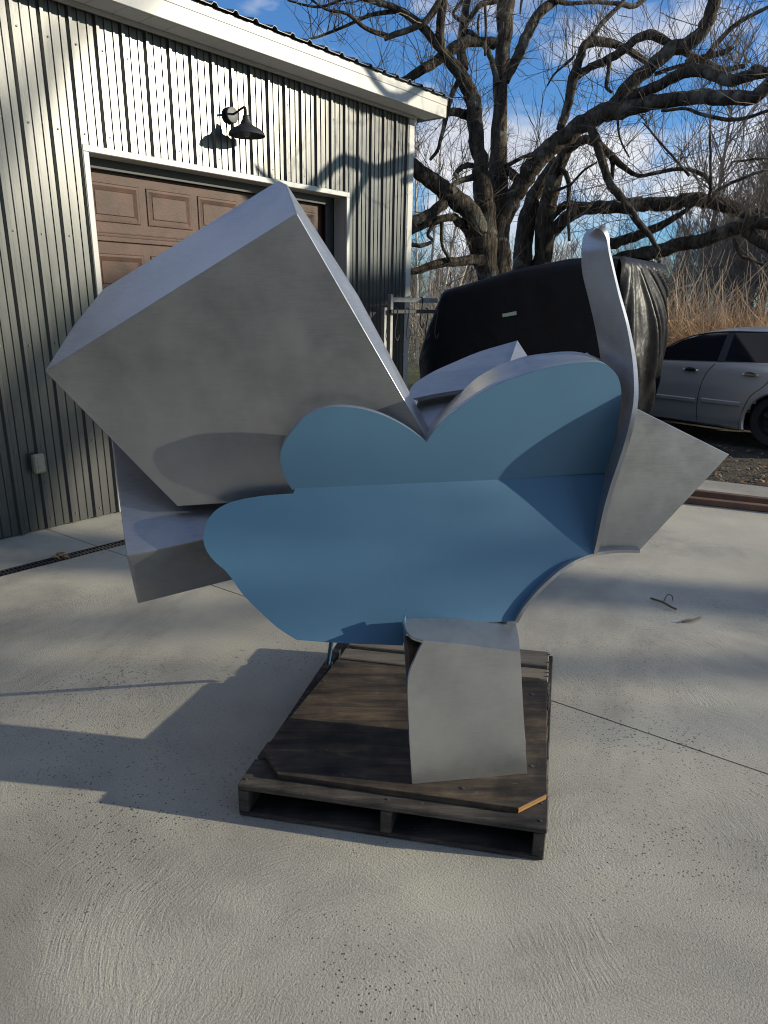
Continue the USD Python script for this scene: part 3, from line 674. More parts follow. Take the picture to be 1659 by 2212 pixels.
# curved blade behind the lobe with its dark underside and end facet
Cn = unit(np.cross(at_y(1118, 735, 2.80) - at_y(881, 852, 2.50), at_y(1000, 842, 2.46) - at_y(881, 852, 2.50))); Cn *= np.sign(Cn @ (EYE - Pc))
C0 = at_y(881, 852, 2.50)
bpx = [tuple(p) for p in smooth_line([(884, 858), (881, 851), (887, 838), (900, 824), (936, 802), (976, 784), (1036, 759), (1118, 735)], 3)] + [(1099, 790), (1085, 822), (1040, 835), (990, 843), (940, 851), (903, 859), (891, 861)]
P = np.array([on_plane(x, y, C0, Cn) for x, y in bpx])
obj('curved_blade', slab(P, -Cn * .014, .003), M_alu, scu, smooth=25)
e = np.array([on_plane(x, y, C0 + Cn * .002, Cn) for x, y in [(1118, 735.5), (1099, 790)]])
q = np.array([e[0], at_y(1144, 776, e[0][1] - .10), at_y(1120, 815, e[1][1] - .05), e[1]])
obj('end_facet', slab(q, np.array([-.01, .012, -.012])), M_alu, scu)
q = np.array([at_y(902, 861, 2.52), at_y(992, 845, 2.52), at_y(1010, 880, 2.44), at_y(922, 935, 2.38), at_y(895, 890, 2.46)])
obj('inner_plate', slab(q, (0.02, .02, -.01)), M_alu, scu)
q = np.array([at_y(884, 860, 2.47), at_y(903, 866, 2.44), at_y(894, 892, 2.40), at_y(884, 880, 2.44)])
obj('small_gusset', slab(q, (0.0, .02, -.01)), M_alu, scu)
# leg
bL, bR = at_z(890, 1694, .153), at_z(1139, 1671, .153)
Nf = unit(np.cross(bR - bL, [0, 0, 1])); Nf = Nf if Nf @ (EYE - bL) > 0 else -Nf; Nf = unit(Nf + np.array([0, 0, .06]))
def onF(x, y, d=0): return on_plane(x, y, bL + Nf * d, Nf)
fcurve = [tuple(p) for p in smooth_line([(915, 1385), (905, 1402), (895, 1424), (886, 1447), (881, 1470), (880, 1500)], 3)]
fpx = fcurve + [(884, 1600), (890, 1694), (1139, 1671), (1131, 1540), (1124, 1409), (1060, 1401), (980, 1391)]
P = np.array([onF(*p) for p in fpx])
obj('leg_front_plate', slab(P, -Nf * .010, .002), M_alu, scu, smooth=20)
tl = [tuple(p) for p in smooth_line([(871, 1336), (876, 1358), (890, 1375), (915, 1384)], 3)] + [(980, 1390), (1060, 1400), (1124, 1408), (1121, 1375), (1114, 1342), (1050, 1338), (960, 1335)]
fr_y = onF(1000, 1395)[1]
tA, tB, tC = onF(915, 1384, .001), onF(1124, 1408, .001), onL(1000, 1338, .002)
Ntp = unit(np.cross(tB - tA, tC - tA)); Ntp = Ntp if Ntp[2] > 0 else -Ntp
P = np.array([on_plane(x, y, tA, Ntp) for x, y in tl])
obj('leg_top_plate', slab(P, -Ntp * .009, .002), M_alu, scu, smooth=20)
lt = P.copy()
back = np.array([0.03, .17, 0])
q = np.array([onF(1139, 1671), onF(1131, 1540), onF(1124, 1409)]) - Nf * .0105
q4 = np.array([q[0], q[1], q[2], on_plane(1114, 1343, tA - Ntp * .0095, Ntp), q[0] + back])
obj('leg_side_plate', slab(np.array([q[0], q[2], q4[3], q[0] + back]), (-.010, 0, 0)), M_alu, scu)
pc = (onF(890, 1694) + onF(915, 1400)) / 2
x0 = onF(890, 1660)
yf = onF(890, 1500)[1]
obj('inner_post', hull([at_y(x, y, yf + d) for x, y, d in [(884, 1402, .03), (935, 1406, .03), (940, 1600, .03), (890, 1600, .03), (876, 1374, .10), (950, 1392, .10), (950, 1560, .12), (892, 1560, .12)]], .003), M_post, scu)
obj('leg_back_edge', slab(np.array([at_y(869, 1337, yf + .10), at_y(874, 1337, yf + .10), at_y(884, 1520, yf + .06), at_y(881, 1520, yf + .06)]), (.004, .03, 0)), M_blue, scu)
# thin blue rear strut
s0, s1 = at_y(718, 1372, 2.42), at_z(709, 1432, .135)
v, f = tube([s0 + (s0 - s1) * .6, s0, s1], .009, 10); obj('rear_strut', (v, f), M_blue, scu, smooth=40)

# ------------------------------------------------------------------ covered object under the tarp
TA = math.radians(215); tn = np.array([math.sin(TA), math.cos(TA), 0]); tl_ = np.array([tn[1], -tn[0], 0]); tl_ = tl_ if tl_[0] < 0 else -tl_
tb = -tn
c0 = at_y(1352, 560, 7.35); ZR = c0[2]; c0 = np.array([c0[0], c0[1], 0])
def col(x, y): d = ray(x, y); k = np.dot(c0 - EYE, tn) / np.dot(d, tn); p = EYE + d * k; return (p - c0) @ tl_, p[2]
sL, zL = col(955, 640); zL += .06; sN, zN = col(897, 770); sM, zM = col(1140, 580)
def ztop(s):
    return np.interp(s, [0, .25, sM * .55, sM, sL, sL + (sN - sL) * .55, sN], [ZR, ZR + .015, ZR + .0, zM, zL, (zL + zN) / 2 - .02, zN])
DEP = 1.7
tarp = thing('covered_trailer', 'tall bulky object under a black tarp beside the silver car', 'tarp cover')
def prof(s, q):                      # q 0..1 from front bottom over the top to the back bottom -> (depth, z)
    zt = ztop(s); r = .08; Lf = zt - r; La = math.pi / 2 * r; Lt = DEP - 2 * r; tot = 2 * Lf + 2 * La + Lt; d = q * tot
    if d < Lf: return -0.05 * (1 - d / Lf) ** 2, d
    d -= Lf
    if d < La: a = d / r; return r - r * math.cos(a), Lf + r * math.sin(a)
    d -= La
    if d < Lt: return r + d, zt + .03 * math.sin(math.pi * d / Lt)
    d -= Lt
    if d < La: a = d / r; return DEP - r + r * math.sin(a), Lf + r * math.cos(a)
    d -= La; return DEP, max(Lf - d, 0.02)
ns, nq = 70, 90
G = np.zeros((ns, nq, 3))
for i in range(ns):
    s = .07 + (sN - .07) * i / (ns - 1)
    for j in range(nq):
        dp, z = prof(s, j / (nq - 1)); G[i, j] = c0 + tl_ * s + tb * dp + np.array([0, 0, z])
        if i > ns - 14:                                      # nose folds in towards the ground
            k = (i - (ns - 14)) / 13; G[i, j] += -tl_ * .16 * k * max(0, 1 - z / 1.0) + tb * .12 * k * k * (1 if dp < DEP / 2 else -1)
nz = np.asarray(meshkit.fbm(G.reshape(-1, 3) * np.array([1.6, 1.6, 1.1]), 5, 3)).reshape(ns, nq)
rd = 1 - np.abs(np.asarray(meshkit.fbm(G.reshape(-1, 3) * np.array([2.2, 2.2, 1.0]) + 7, 4, 9)).reshape(ns, nq)) * 2.2
G = G + tn * (nz * .09 + np.clip(rd, 0, 1) ** 3 * .035)[..., None] + np.array([0, 0, 1.]) * (nz * .03)[..., None]
mb = MB(); F = []
for i in range(ns - 1):
    for j in range(nq - 1):
        a = i * nq + j; F += [(a, a + 1, a + nq + 1), (a, a + nq + 1, a + nq)]
mb.add(G.reshape(-1, 3), F)
n0 = len(G[-1]); mb.add(np.vstack([G[-1], G[-1].mean(0)]), [(i, i + 1, n0) for i in range(n0 - 1)])
obj('tarp_body', mb.out(), M_tarp, tarp, smooth=50)
te = -tl_                              # outward at the right end
nu, nv = 130, 80; G = np.zeros((nv, nu, 3)); rg = np.random.RandomState(2)
ph = rg.uniform(0, 6.28, 8)
for i in range(nv):
    v = i / (nv - 1)                   # 0 top, 1 bottom
    for j in range(nu):
        u = j / (nu - 1)
        U = -.02 + u * (DEP + .04)
        zt = ZR + .03 - .012 * max(0, (u - .8) / .2) ** 2
        z = zt * (1 - v)
        w = (u - .10) / (.10 + .9 * v ** .7)
        fold = math.sin(w * 9 + ph[0] + 1.5 * math.sin(v * 4 + ph[1])) * .6 + math.sin(w * 17 + ph[2] + 2 * math.sin(v * 5)) * .35 + math.sin(w * 33 + ph[3] + 3 * v) * .12
        amp = .13 * min(1, v * 3.5) * (math.sin(math.pi * min(1, max(0, u))) ** .35)
        belly = .13 * math.sin(math.pi * min(1, v * 1.15)) * math.sin(math.pi * u)
        edge = -.05 * ((1 - min(1, u / .06)) ** 2 + (1 - min(1, (1 - u) / .05)) ** 2 + (1 - min(1, v / .05)) ** 2)
        G[i, j] = c0 + tb * (U + .03 * math.sin(w * 12 + ph[4]) * v) + te * (belly + amp * fold + edge + .02) + np.array([0, 0, max(z, .01)])
nz = np.asarray(meshkit.fbm(G.reshape(-1, 3) * np.array([7, 7, 3.5]), 4, 8)).reshape(nv, nu)
vv = np.linspace(0, 1, nv)[:, None]
G = G + te * (nz * .035 * np.clip(vv * 2, 0, 1))[..., None]
F = []
for i in range(nv - 1):
    for j in range(nu - 1):
        a = i * nu + j; F += [(a, a + nu + 1, a + 1), (a, a + nu, a + nu + 1)]
obj('tarp_end', (G.reshape(-1, 3), np.array(F)), M_tarp, tarp, smooth=50, label='pleated end of the tarp lit by the sun')
q = np.array([on_plane(x, y, c0 + tn * .075, tn) for x, y in [(1085, 678), (1115, 672), (1116, 680), (1086, 685)]])
obj('tape_strip', slab(q, tb * .004), M_tape, tarp, label='short strip of pale green tape on the dark side')

# ------------------------------------------------------------------ silver car
ca = np.array([3.78847, 9.46534, 0]); ce = np.array([.68412, -.72937, 0]); cn = np.array([-.72937, -.68412, 0])
car = thing('parked_car', 'silver station wagon with tinted windows parked beyond the concrete', 'car')
CB = -cn
def cp(u, d, z): return ca + ce * u + CB * d + np.array([0, 0, z - .03])
WID = 1.80; UF, UR, R_W = -1.02, 1.47, .335
def side_d(z, u):                    # depth of the flank below the widest line
    k = np.interp(z, [.20, .30, .50, .72, .95, 1.02], [.045, .012, .0, .006, .045, .075])
    return k + max(0, (-u - 1.1)) ** 2 * .55 + max(0, (u - 1.75)) ** 2 * .6
def top_z(u): return np.interp(u, [-1.95, -1.85, -1.0, -.5, 0, 1.4, 2.1, 2.25], [.62, .72, .92, .97, .985, 1.045, 1.02, .9])
us = np.linspace(-1.95, 2.25, 85); zs = np.linspace(0, 1, 22)
def flank(side):
    V = []; F = []
    for u in us:
        for s in zs:
            z = .20 + (top_z(u) - .20) * s; d = side_d(z, u); V.append(cp(u, d if side == 0 else WID - d, z))
    nz_ = len(zs)
    for i in range(len(us) - 1):
        for j in range(nz_ - 1):
            uc = (us[i] + us[i + 1]) / 2; zc = .20 + (top_z(uc) - .20) * (zs[j] + zs[j + 1]) / 2
            if any((uc - w) ** 2 + (zc - R_W) ** 2 < (R_W + .045) ** 2 for w in (UF, UR)): continue
            a = i * nz_ + j; F += [(a, a + nz_ + 1, a + 1), (a, a + nz_, a + nz_ + 1)] if side == 0 else [(a, a + 1, a + nz_ + 1), (a, a + nz_ + 1, a + nz_)]
    return np.array(V), np.array(F)
mb = MB(); mb.add(*flank(0)); mb.add(*flank(1))
V = []; F = []
for u in us:                          # bonnet, waist and tail surface, front and rear ends
    d = side_d(top_z(u), u); z = top_z(u)
    for k in np.linspace(0, 1, 9): V.append(cp(u, d + (WID - 2 * d) * k, z + .03 * math.sin(math.pi * k)))
for i in range(len(us) - 1):
    for k in range(8):
        a = i * 9 + k; F += [(a, a + 9, a + 10), (a, a + 10, a + 1)]
mb.add(V, F)
for u in (us[0], us[-1]):
    P4 = []
    for z in np.linspace(.2, top_z(u), 6): d = side_d(z, u); P4 += [cp(u, d, z), cp(u, WID - d, z)]
    F = []
    for i in range(5): a = 2 * i; F += [(a, a + 1, a + 3), (a, a + 3, a + 2)]
    mb.add(P4, F)
obj('body', mb.out(), M_car, car, smooth=40)
obj('underbody', hull([cp(u, d, z) for u in (-1.9, 2.2) for d in (.12, WID - .12) for z in (.2, .26)]), M_black, car)
for w in (UF, UR): obj('wheel_well', hull([cp(w + a * .37, d, z) for a in (-1, 1) for d in (.16, .3) for z in (.2, .72)]), M_black, car)
gh = [(-.55, .965), (-.15, 1.16), (.12, 1.32), (.35, 1.40), (.65, 1.455), (1.2, 1.495), (1.7, 1.46), (1.95, 1.36), (2.2, 1.02)]
def gd(z): return .075 + (z - .98) / .5 * .17
def gtop(u): return np.interp(u, [p[0] for p in gh], [p[1] for p in gh])
ug = np.linspace(-.55, 2.2, 45); V = []; F = []
secs = np.linspace(0, 1, 15)
for u in ug:
    zt = gtop(u); zb = top_z(u) - .03; 
    for s in secs:
        if s < .35: z = zb + (zt - .05 - zb) * s / .35; d = gd(z)
        elif s > .65: z = zb + (zt - .05 - zb) * (1 - s) / .35; d = WID - gd(z)
        else: k = (s - .35) / .3; a = math.pi * k; d0_ = gd(zt - .05); d = d0_ + (WID - 2 * d0_) * (.5 - .5 * math.cos(a)); z = zt - .05 + .05 * math.sin(a) ** .6
        V.append(cp(u, d, z))
for i in range(len(ug) - 1):
    for j in range(14): a = i * 15 + j; F += [(a, a + 16, a + 1), (a, a + 15, a + 16)]
obj('roof', (np.array(V), np.array(F)), M_car, car, smooth=40)
def pane(pts, name, mat, off=.012, t=.006, parent=car):
    P = np.array([cp(u, gd(z) - off, z) for u, z in pts]); return obj(name, slab(P, CB * t, 0), mat, parent)
pane([(-.30, 1.00), (.62, 1.035), (.655, 1.385), (.34, 1.345), (.10, 1.265), (-.12, 1.13)], 'window', M_glass)
pane([(.72, 1.04), (1.29, 1.065), (1.17, 1.40), (.745, 1.395)], 'window', M_glass)
pane([(1.36, 1.07), (1.95, 1.07), (1.83, 1.34), (1.27, 1.40)], 'window', M_glass)
pane([(.625, 1.03), (.715, 1.035), (.742, 1.40), (.66, 1.395)], 'door_pillar', M_black, .010)
mb = MB(); ln = smooth_line([(-.32, .99), (-.13, 1.135), (.09, 1.275), (.33, 1.358), (.66, 1.402), (1.2, 1.416)], 4)
v, f = tube([cp(u, gd(z) - .010, z) for u, z in ln], .009, 6); mb.add(v, f); obj('window_surround', mb.out(), M_black, car)
v, f = tube([cp(u, side_d(top_z(u) - .03, u) + .03, top_z(u) - .008) for u in np.linspace(-.4, 1.9, 20)], .008, 6); obj('belt_strip', (v, f), M_black, car)
def seam(pts, name='door_seam'):
    v, f = tube([cp(u, side_d(z, u) + .0015, z) for u, z in pts], .0055, 5); obj(name, (v, f), M_black, car)
seam(smooth_line([(.50, .25), (.48, .5), (.49, .7), (.53, .88), (.61, 1.0)], 4)); seam(smooth_line([(1.04, .26), (1.06, .45), (1.13, .65), (1.27, .8), (1.36, 1.03)], 5)); seam([(-.55, .27), (-.55, .6), (-.5, .95)])
for a, b, z in ((-.5, .45, .515), (.53, 1.02, .53)):
    obj('side_moulding', hull([cp(u, side_d(z, u) + dd_, z + q) for u in (a, b) for q, dd_ in ((-.03, -.002), (-.018, -.018), (.018, -.018), (.03, -.002))]), M_car, car)
for u in (.32, 1.075):
    h = obj('door_handle', hull([cp(u + a, side_d(.9, u) - q, .905 + z) for a, q, z in ((-.1, .002, -.012), (-.1, .002, .012), (.1, .002, -.014), (.1, .002, .014), (-.07, .032, -.010), (-.07, .032, .010), (.08, .032, -.012), (.08, .032, .012))]), M_chrome, car)
    c = trimesh.creation.icosphere(subdivisions=2, radius=1.0); c.apply_transform(np.diag([.075, .004, .034, 1])); M = np.eye(4); M[:3, 0] = ce; M[:3, 1] = CB; c.apply_transform(M); c.apply_translation(cp(u - .01, side_d(.9, u), .9)); obj('handle_cup', c, M_iron, h, smooth=60)
obj('sill', hull([cp(u, d, z) for u in (UF + .42, UR - .42) for d, z in ((-.012, .215), (-.012, .235), (.06, .19), (.06, .245))]), M_chrome, car)
for w in (UF, UR):
    for sd in (0, 1):
        M = np.eye(4); M[:3, 0] = ce; M[:3, 1] = np.array([0, 0, 1.]); M[:3, 2] = -CB if sd == 0 else CB
        base = cp(w, .16 if sd == 0 else WID - .16, R_W + .03 - .0)
        tm = trimesh.creation.revolve(np.array([(.23, -.1), (R_W - .02, -.105), (R_W, -.08), (R_W, .08), (R_W - .02, .105), (.23, .1), (.21, .06), (.21, -.06), (.23, -.1)]), sections=36); M2 = M.copy(); M2[:3, 3] = base; tm.apply_transform(M2)
        wh = obj('wheel', tm, M_tyre, car, smooth=35)
        rim = MB(); dm = trimesh.creation.cylinder(radius=.215, height=.03, sections=32); dm.apply_translation((0, 0, -.02)); rim.mesh(dm)
        for k in range(5):
            sp_ = box((-.03, .03, .0), (.03, .205, .06), .01); sp_.apply_transform(trimesh.transformations.rotation_matrix(k * 2 * math.pi / 5, [0, 0, 1])); rim.mesh(sp_)
        hb = trimesh.creation.cylinder(radius=.05, height=.1, sections=16); hb.apply_translation((0, 0, .02)); rim.mesh(hb)
        v, f = rim.out(); rm = trimesh.Trimesh(v, f, process=False); rm.apply_transform(M2); obj('rim', rm, M_iron, wh)
    arch = [cp(w + (R_W + .062) * math.cos(a), side_d(.5, w) - .006, R_W + (R_W + .062) * math.sin(a)) for a in np.linspace(-.3, math.pi + .3, 30)]
    v, f = tube(arch, .026, 6); obj('arch_flare', (v, f), M_car, car, smooth=40)

# ------------------------------------------------------------------ rack by the corner
rk = thing('steel_rack', 'grey steel post rack with two arms and hooks at the building corner', 'rack')
def rb(t, n, z0, z1, w=.022): return _bb(t - w, t + w, n - w, n + w, z0, z1, .003)
obj('post', rb(3.36, .35, 0, 1.615), M_steel, rk); obj('post', rb(3.48, .33, 0, 1.745), M_steel, rk)
obj('arm', _bb(3.503, 4.28, .308, .352, 1.665, 1.715, .004), M_steel, rk)
obj('arm', _bb(3.383, 4.20, .39, .425, 1.555, 1.595, .004), M_iron, rk)
obj('base_foot', _bb(3.2, 3.6, -.0 + .1, .6, .001, .04, .004), M_steel, rk)
for t, n, z in ((3.43, .43, 1.56), (3.62, .43, 1.56), (3.95, .43, 1.56), (3.98, .33, 1.67), (4.12, .43, 1.56)):
    pth = smooth_line([bp(t, n, z + .05), bp(t + .01, n + .03, z + .03), bp(t, n + .02, z - .12), bp(t - .01, n + .02, z - .22), bp(t + .03, n + .02, z - .27), bp(t + .06, n + .02, z - .22)], 4)
    v, f = tube(pth, .006, 6); obj('hook', (v, f), M_iron, rk, smooth=40)
# bolt holes plate
# ------------------------------------------------------------------ timbers at the slab edge, twigs, leaves
def plank(pxa, pxb, z0, z1, w, label, name='timber_beam'):
    a, b = at_z(*pxa, z1), at_z(*pxb, z1); ex = unit((b - a) * [1, 1, 0]); ey = np.array([-ex[1], ex[0], 0]); o = np.array([a[0], a[1], 0]); Ln = np.linalg.norm(b - a)
    m = frame(box((-.15, 0, z0), (Ln + .9, w, z1), .006), o, ex, ey); obj(name, m, M_timber, label=label, category='beam', group=None)
plank((1470, 1056), (1659, 1078), .001, .07, .07, 'brown timber beam lying behind the other along the concrete edge')
plank((1455, 1072), (1659, 1094), .001, .055, .08, 'brown timber beam lying nearest on the concrete slab edge')
def twig_on_ground(pxs, r, label):
    P = [at_z(x, y, .0) + np.array([0, 0, h]) for x, y, h in pxs]; v, f = tube(smooth_line(P, 3), r, 6, .3); return v, f
mb = MB(); mb.add(*twig_on_ground([(1405, 1296, .012), (1430, 1307, .02), (1448, 1315, .014), (1461, 1320, .012)], .0055, '')); mb.add(*twig_on_ground([(1432, 1306, .016), (1440, 1298, .04), (1450, 1297, .03), (1452, 1303, .02)], .0028, ''))
obj('fallen_twig', mb.out(), M_twig, label='forked dark twig lying on the concrete right of the pallet', category='twig', smooth=40)
mb = MB(); mb.add(*twig_on_ground([(1474, 1346, .008), (1492, 1345, .012), (1512, 1338, .012)], .005, ''))
obj('fallen_twig', mb.out(), M_twig, label='short stubby twig lying on the concrete in front of the forked one', category='twig', smooth=40)
def leaf_mesh(c, s, rr):
    a = rr.uniform(0, 6.28); tilt = rr.uniform(-.5, .5); P = []
    for (x, y) in ((-.5, 0), (-.15, .28), (.25, .22), (.5, 0), (.25, -.22), (-.15, -.28)):
        X, Y = x * s, y * s; P.append(c + np.array([X * math.cos(a) - Y * math.sin(a), X * math.sin(a) + Y * math.cos(a), s * (.12 + abs(y) * .8 + tilt * x * .6)]))
    return np.array(P), [(0, 1, 5), (1, 2, 5), (2, 4, 5), (2, 3, 4)]
rr = random.Random(8)
lf = thing('leaf_clump', 'small clump of dead brown leaves caught on the trench drain', 'leaves')
for k in range(4): obj('leaf', leaf_mesh(at_z(136, 1207, .0) + np.array([rr.uniform(-.05, .05), rr.uniform(-.04, .04), .003]), .075, rr), M_leaf, lf)
mb = MB()
for k in range(1500):
    x = rr.uniform(1.6, 9); y = 6.9 - .46 * (x - 3) + abs(rr.gauss(0, 1.1)) + .1
    mb.add(*leaf_mesh(np.array([x, y, -.045]), rr.uniform(.03, .08), rr))
obj('leaf_litter', mb.out(), M_leaf, kind='stuff', label='dead leaves and straw scattered over the dark soil by the car', category='leaves')

# ------------------------------------------------------------------ trees
SH_TREE = []
def zp(x, y): return 829.5 + x / 2.0, y / 2.0
PXM = 1 / PF
class Tree:
    def __init__(s, name, label, seed, mat=M_bark): s.root = thing(name, label, 'tree'); s.r = random.Random(seed); s.nr = np.random.RandomState(seed); s.tw = MB(); s.mat = mat; s.seed = seed
    def limb(s, pts, dep, name='limb', nseg=4, twigs=1.0, sides=10):     # pts: (x, y, half width) in picture units; dep: (start, end) distance
        n = len(pts); P = []
        for i, (x, y, r) in enumerate(pts):
            d = dep[0] + (dep[1] - dep[0]) * i / (n - 1); X, Y = zp(x, y); p = at_y(X, Y, d); P.append(np.r_[p, r * .335 * d * 1.03 * PXM])
        return s.limb3(P, name, nseg, twigs, sides)
    def limb3(s, P, name='limb', nseg=4, twigs=1.0, sides=10):
        Q = smooth_line(P, nseg); R = np.maximum(Q[:, 3], .004)
        jit = s.nr.normal(0, 1, (len(Q), 3)) * (R * .09)[:, None]; jit[0] = 0; Q[:, :3] += jit; R = R * (1 + s.nr.uniform(-.03, .04, len(R)))
        V, F = tube(Q[:, :3], R, sides, .22 if R.max() > .05 else .15, s.seed)
        obj(name, (V, F), s.mat, s.root, smooth=60)
        if twigs > 0: s.shoots(Q, R, twigs)
        return Q
    def shoots(s, Q, R, dens):
        seg = np.linalg.norm(np.diff(Q[:, :3], axis=0), axis=1); Lt = seg.sum(); n = int(Lt * 15 * dens)
        for _ in range(n):
            i = s.r.randrange(len(Q) - 1); t = s.r.random(); p = Q[i, :3] * (1 - t) + Q[i + 1, :3] * t
            d = np.array([s.r.gauss(0, .45), s.r.gauss(0, .45), abs(s.r.gauss(.75, .55))]); 
            if s.r.random() < .22: d[2] *= -.6
            s.twig(p, unit(d), s.r.uniform(.25, .95) * (1.3 if s.r.random() < .2 else 1), s.r.uniform(.0032, .0075), 0)
    def twig(s, p, d, Ln, r, lev):
        k = 4 if lev == 0 else 3; P = [p]; q = p; dd_ = d
        for j in range(k):
            dd_ = unit(dd_ + np.array([s.r.gauss(0, .2), s.r.gauss(0, .2), s.r.gauss(.06, .16)])); q = q + dd_ * Ln / k; P.append(q)
        v, f = tube(P, np.linspace(r, r * .4, k + 1), 3, caps=False); s.tw.add(v, f)
        if lev < 2:
            for _ in range(s.r.randint(2, 4) if lev == 0 else s.r.randint(0, 2)):
                j = s.r.randrange(1, k + 1); nd = unit(dd_ + np.array([s.r.gauss(0, .6), s.r.gauss(0, .6), s.r.gauss(.1, .4)])); s.twig(P[j], nd, Ln * s.r.uniform(.3, .6), r * .6, lev + 1)
    def done(s, mat=M_twig): 
        if s.tw.n: obj('twigs', s.tw.out(), mat, s.root, kind='stuff')
T = Tree('bare_tree', 'huge dark bare tree with many trunks rising behind the black tarp', 11)
D = 11.0
T.limb([(490, 1420, 95), (500, 1330, 80), (500, 1190, 62), (495, 1000, 58), (498, 850, 48), (497, 700, 45), (500, 500, 36), (507, 300, 34), (520, 150, 38), (525, 0, 42), (530, -200, 36)], (D, D), 'trunk', 4, .25, 14)
T.limb([(450, 1300, 60), (450, 1190, 52), (440, 950, 55), (428, 800, 48), (415, 680, 38), (395, 580, 40), (388, 450, 38), (358, 370, 35), (300, 280, 30), (240, 210, 22), (160, 110, 20), (60, 40, 16), (-30, 10, 14)], (D, 10.2), 'trunk', 4, .6, 14)
T.limb([(250, 220, 20), (242, 120, 22), (255, 0, 20), (240, -150, 16)], (10.4, 10.2)); T.limb([(345, 300, 24), (332, 200, 22), (350, 60, 20), (370, -60, 16)], (10.7, 11.2))
T.limb([(525, 350, 20), (570, 260, 26), (610, 170, 26), (660, 70, 24), (740, 0, 20), (850, -60, 16)], (D, 11.6), twigs=.6); T.limb([(740, 0, 14), (800, 15, 9), (900, 8, 8), (1000, 15, 10), (1080, 25, 12), (1130, -5, 10)], (11.4, 11.6))
T.limb([(480, 190, 26), (400, 180, 20), (330, 190, 26), (260, 240, 26), (180, 290, 24), (100, 340, 20), (0, 385, 17), (-90, 430, 15)], (10.9, 10.4), twigs=.8); T.limb([(330, 190, 18), (350, 140, 14), (390, 150, 12), (450, 220, 14), (475, 300, 14), (490, 360, 16)], (10.9, 10.8), twigs=.5)
T.limb([(490, 0, 14), (420, 20, 14), (370, 80, 12), (335, 140, 11)], (10.9, 10.8)); T.limb([(0, 165, 14), (100, 130, 14), (180, 90, 16), (240, 0, 16), (260, -80, 14)], (10.3, 10.2)); T.limb([(340, 0, 8), (300, 60, 8), (345, 100, 9)], (10.6, 10.7))
T.limb([(412, 60, 5), (405, 100, 6), (408, 150, 5)], (10.8, 10.8), twigs=.4); T.limb([(437, 20, 7), (440, 140, 7), (436, 240, 6)], (10.8, 10.8), twigs=.4); T.limb([(595, 0, 7), (588, 60, 4)], (11.2, 11.2), twigs=.3)
T.limb([(470, 1250, 72), (430, 1050, 60), (385, 930, 50), (300, 850, 48), (230, 800, 44), (160, 750, 40), (90, 690, 36), (-20, 640, 30)], (D, 10.2), twigs=.8, sides=14)
T.limb([(420, 1150, 40), (370, 1000, 30), (320, 955, 24), (290, 940, 18), (200, 960, 20), (110, 1005, 16), (20, 1040, 12)], (D, 10.3), twigs=.9); T.limb([(260, 880, 28), (190, 930, 26), (110, 960, 24), (10, 1000, 20)], (10.6, 10.2), twigs=.6)
T.limb([(430, 1120, 30), (330, 1128, 26), (250, 1135, 24), (120, 1175, 18), (20, 1200, 14)], (10.8, 10.3), twigs=1.0); T.limb([(235, 940, 12), (190, 1010, 10), (210, 1040, 8), (160, 1060, 12), (115, 1055, 10)], (10.5, 10.5)); T.limb([(250, 960, 10), (252, 1060, 9), (290, 1130, 8)], (10.5, 10.5))
T.limb([(440, 760, 22), (370, 770, 16), (310, 790, 14), (290, 830, 10)], (10.9, 10.5)); T.limb([(400, 720, 12), (350, 715, 14), (310, 750, 12), (320, 770, 10)], (10.9, 10.6)); T.limb([(330, 330, 14), (290, 420, 12), (260, 540, 12), (235, 640, 9), (200, 690, 8)], (10.5, 10.3), twigs=1.2)
T.limb([(20, 160, 13), (-80, 120, 10), (-160, 60, 8), (-250, 40, 6), (-340, -20, 4)], (10.3, 10), twigs=1.6)
T.limb([(70, 45, 12), (-60, 65, 9), (-160, 110, 7), (-260, 150, 6), (-340, 175, 4)], (10.3, 10.2), twigs=1.6)
T.limb([(-20, 12, 12), (-150, -10, 8), (-280, 30, 6), (-420, 0, 4)], (10.2, 10), twigs=1.6)
T.limb([(365, 500, 24), (310, 485, 20), (240, 490, 16)], (10.8, 10.4), twigs=.5)
T.limb([(590, 790, 26), (560, 760, 24), (530, 725, 16)], (10.9, 10.9), twigs=.3); T.limb([(530, 715, 11), (600, 680, 9), (660, 660, 7), (720, 680, 4)], (10.9, 10.6))
diag = [(510, 960, 46), (560, 850, 46), (605, 780, 45), (650, 705, 48), (720, 640, 46), (800, 580, 44), (900, 510, 44), (990, 470, 42)]
T.limb(diag, (D, 10.4), 'trunk', 4, .6, 14)
T.limb([(980, 480, 40), (1060, 370, 36), (1150, 290, 32), (1230, 220, 34), (1310, 190, 34), (1370, 140, 32), (1405, 70, 32), (1425, -10, 30), (1440, -110, 26)], (10.4, 9.6), twigs=.8)
T.limb([(1010, 480, 34), (1090, 410, 24), (1180, 372, 24), (1280, 322, 26), (1340, 302, 28), (1420, 320, 28), (1500, 350, 28), (1560, 332, 26), (1660, 310, 24), (1780, 280, 20), (1900, 300, 14)], (10.3, 8.2))
T.limb([(960, 490, 40), (1080, 462, 36), (1180, 440, 34), (1280, 427, 34), (1400, 418, 35), (1500, 420, 34), (1590, 420, 34), (1640, 385, 32), (1700, 335, 28), (1790, 300, 24), (1900, 280, 20)], (10.4, 7.6))
T.limb([(1200, 478, 8), (1300, 470, 8), (1380, 495, 9), (1480, 515, 10), (1560, 510, 9), (1660, 478, 8), (1760, 460, 7), (1850, 450, 6)], (9.6, 7.8)); T.limb([(1560, 330, 10), (1600, 290, 12), (1660, 300, 10), (1760, 270, 9)], (9.7, 9.5)); T.limb([(1430, 330, 10), (1500, 295, 12), (1560, 285, 10)], (9.9, 9.8))
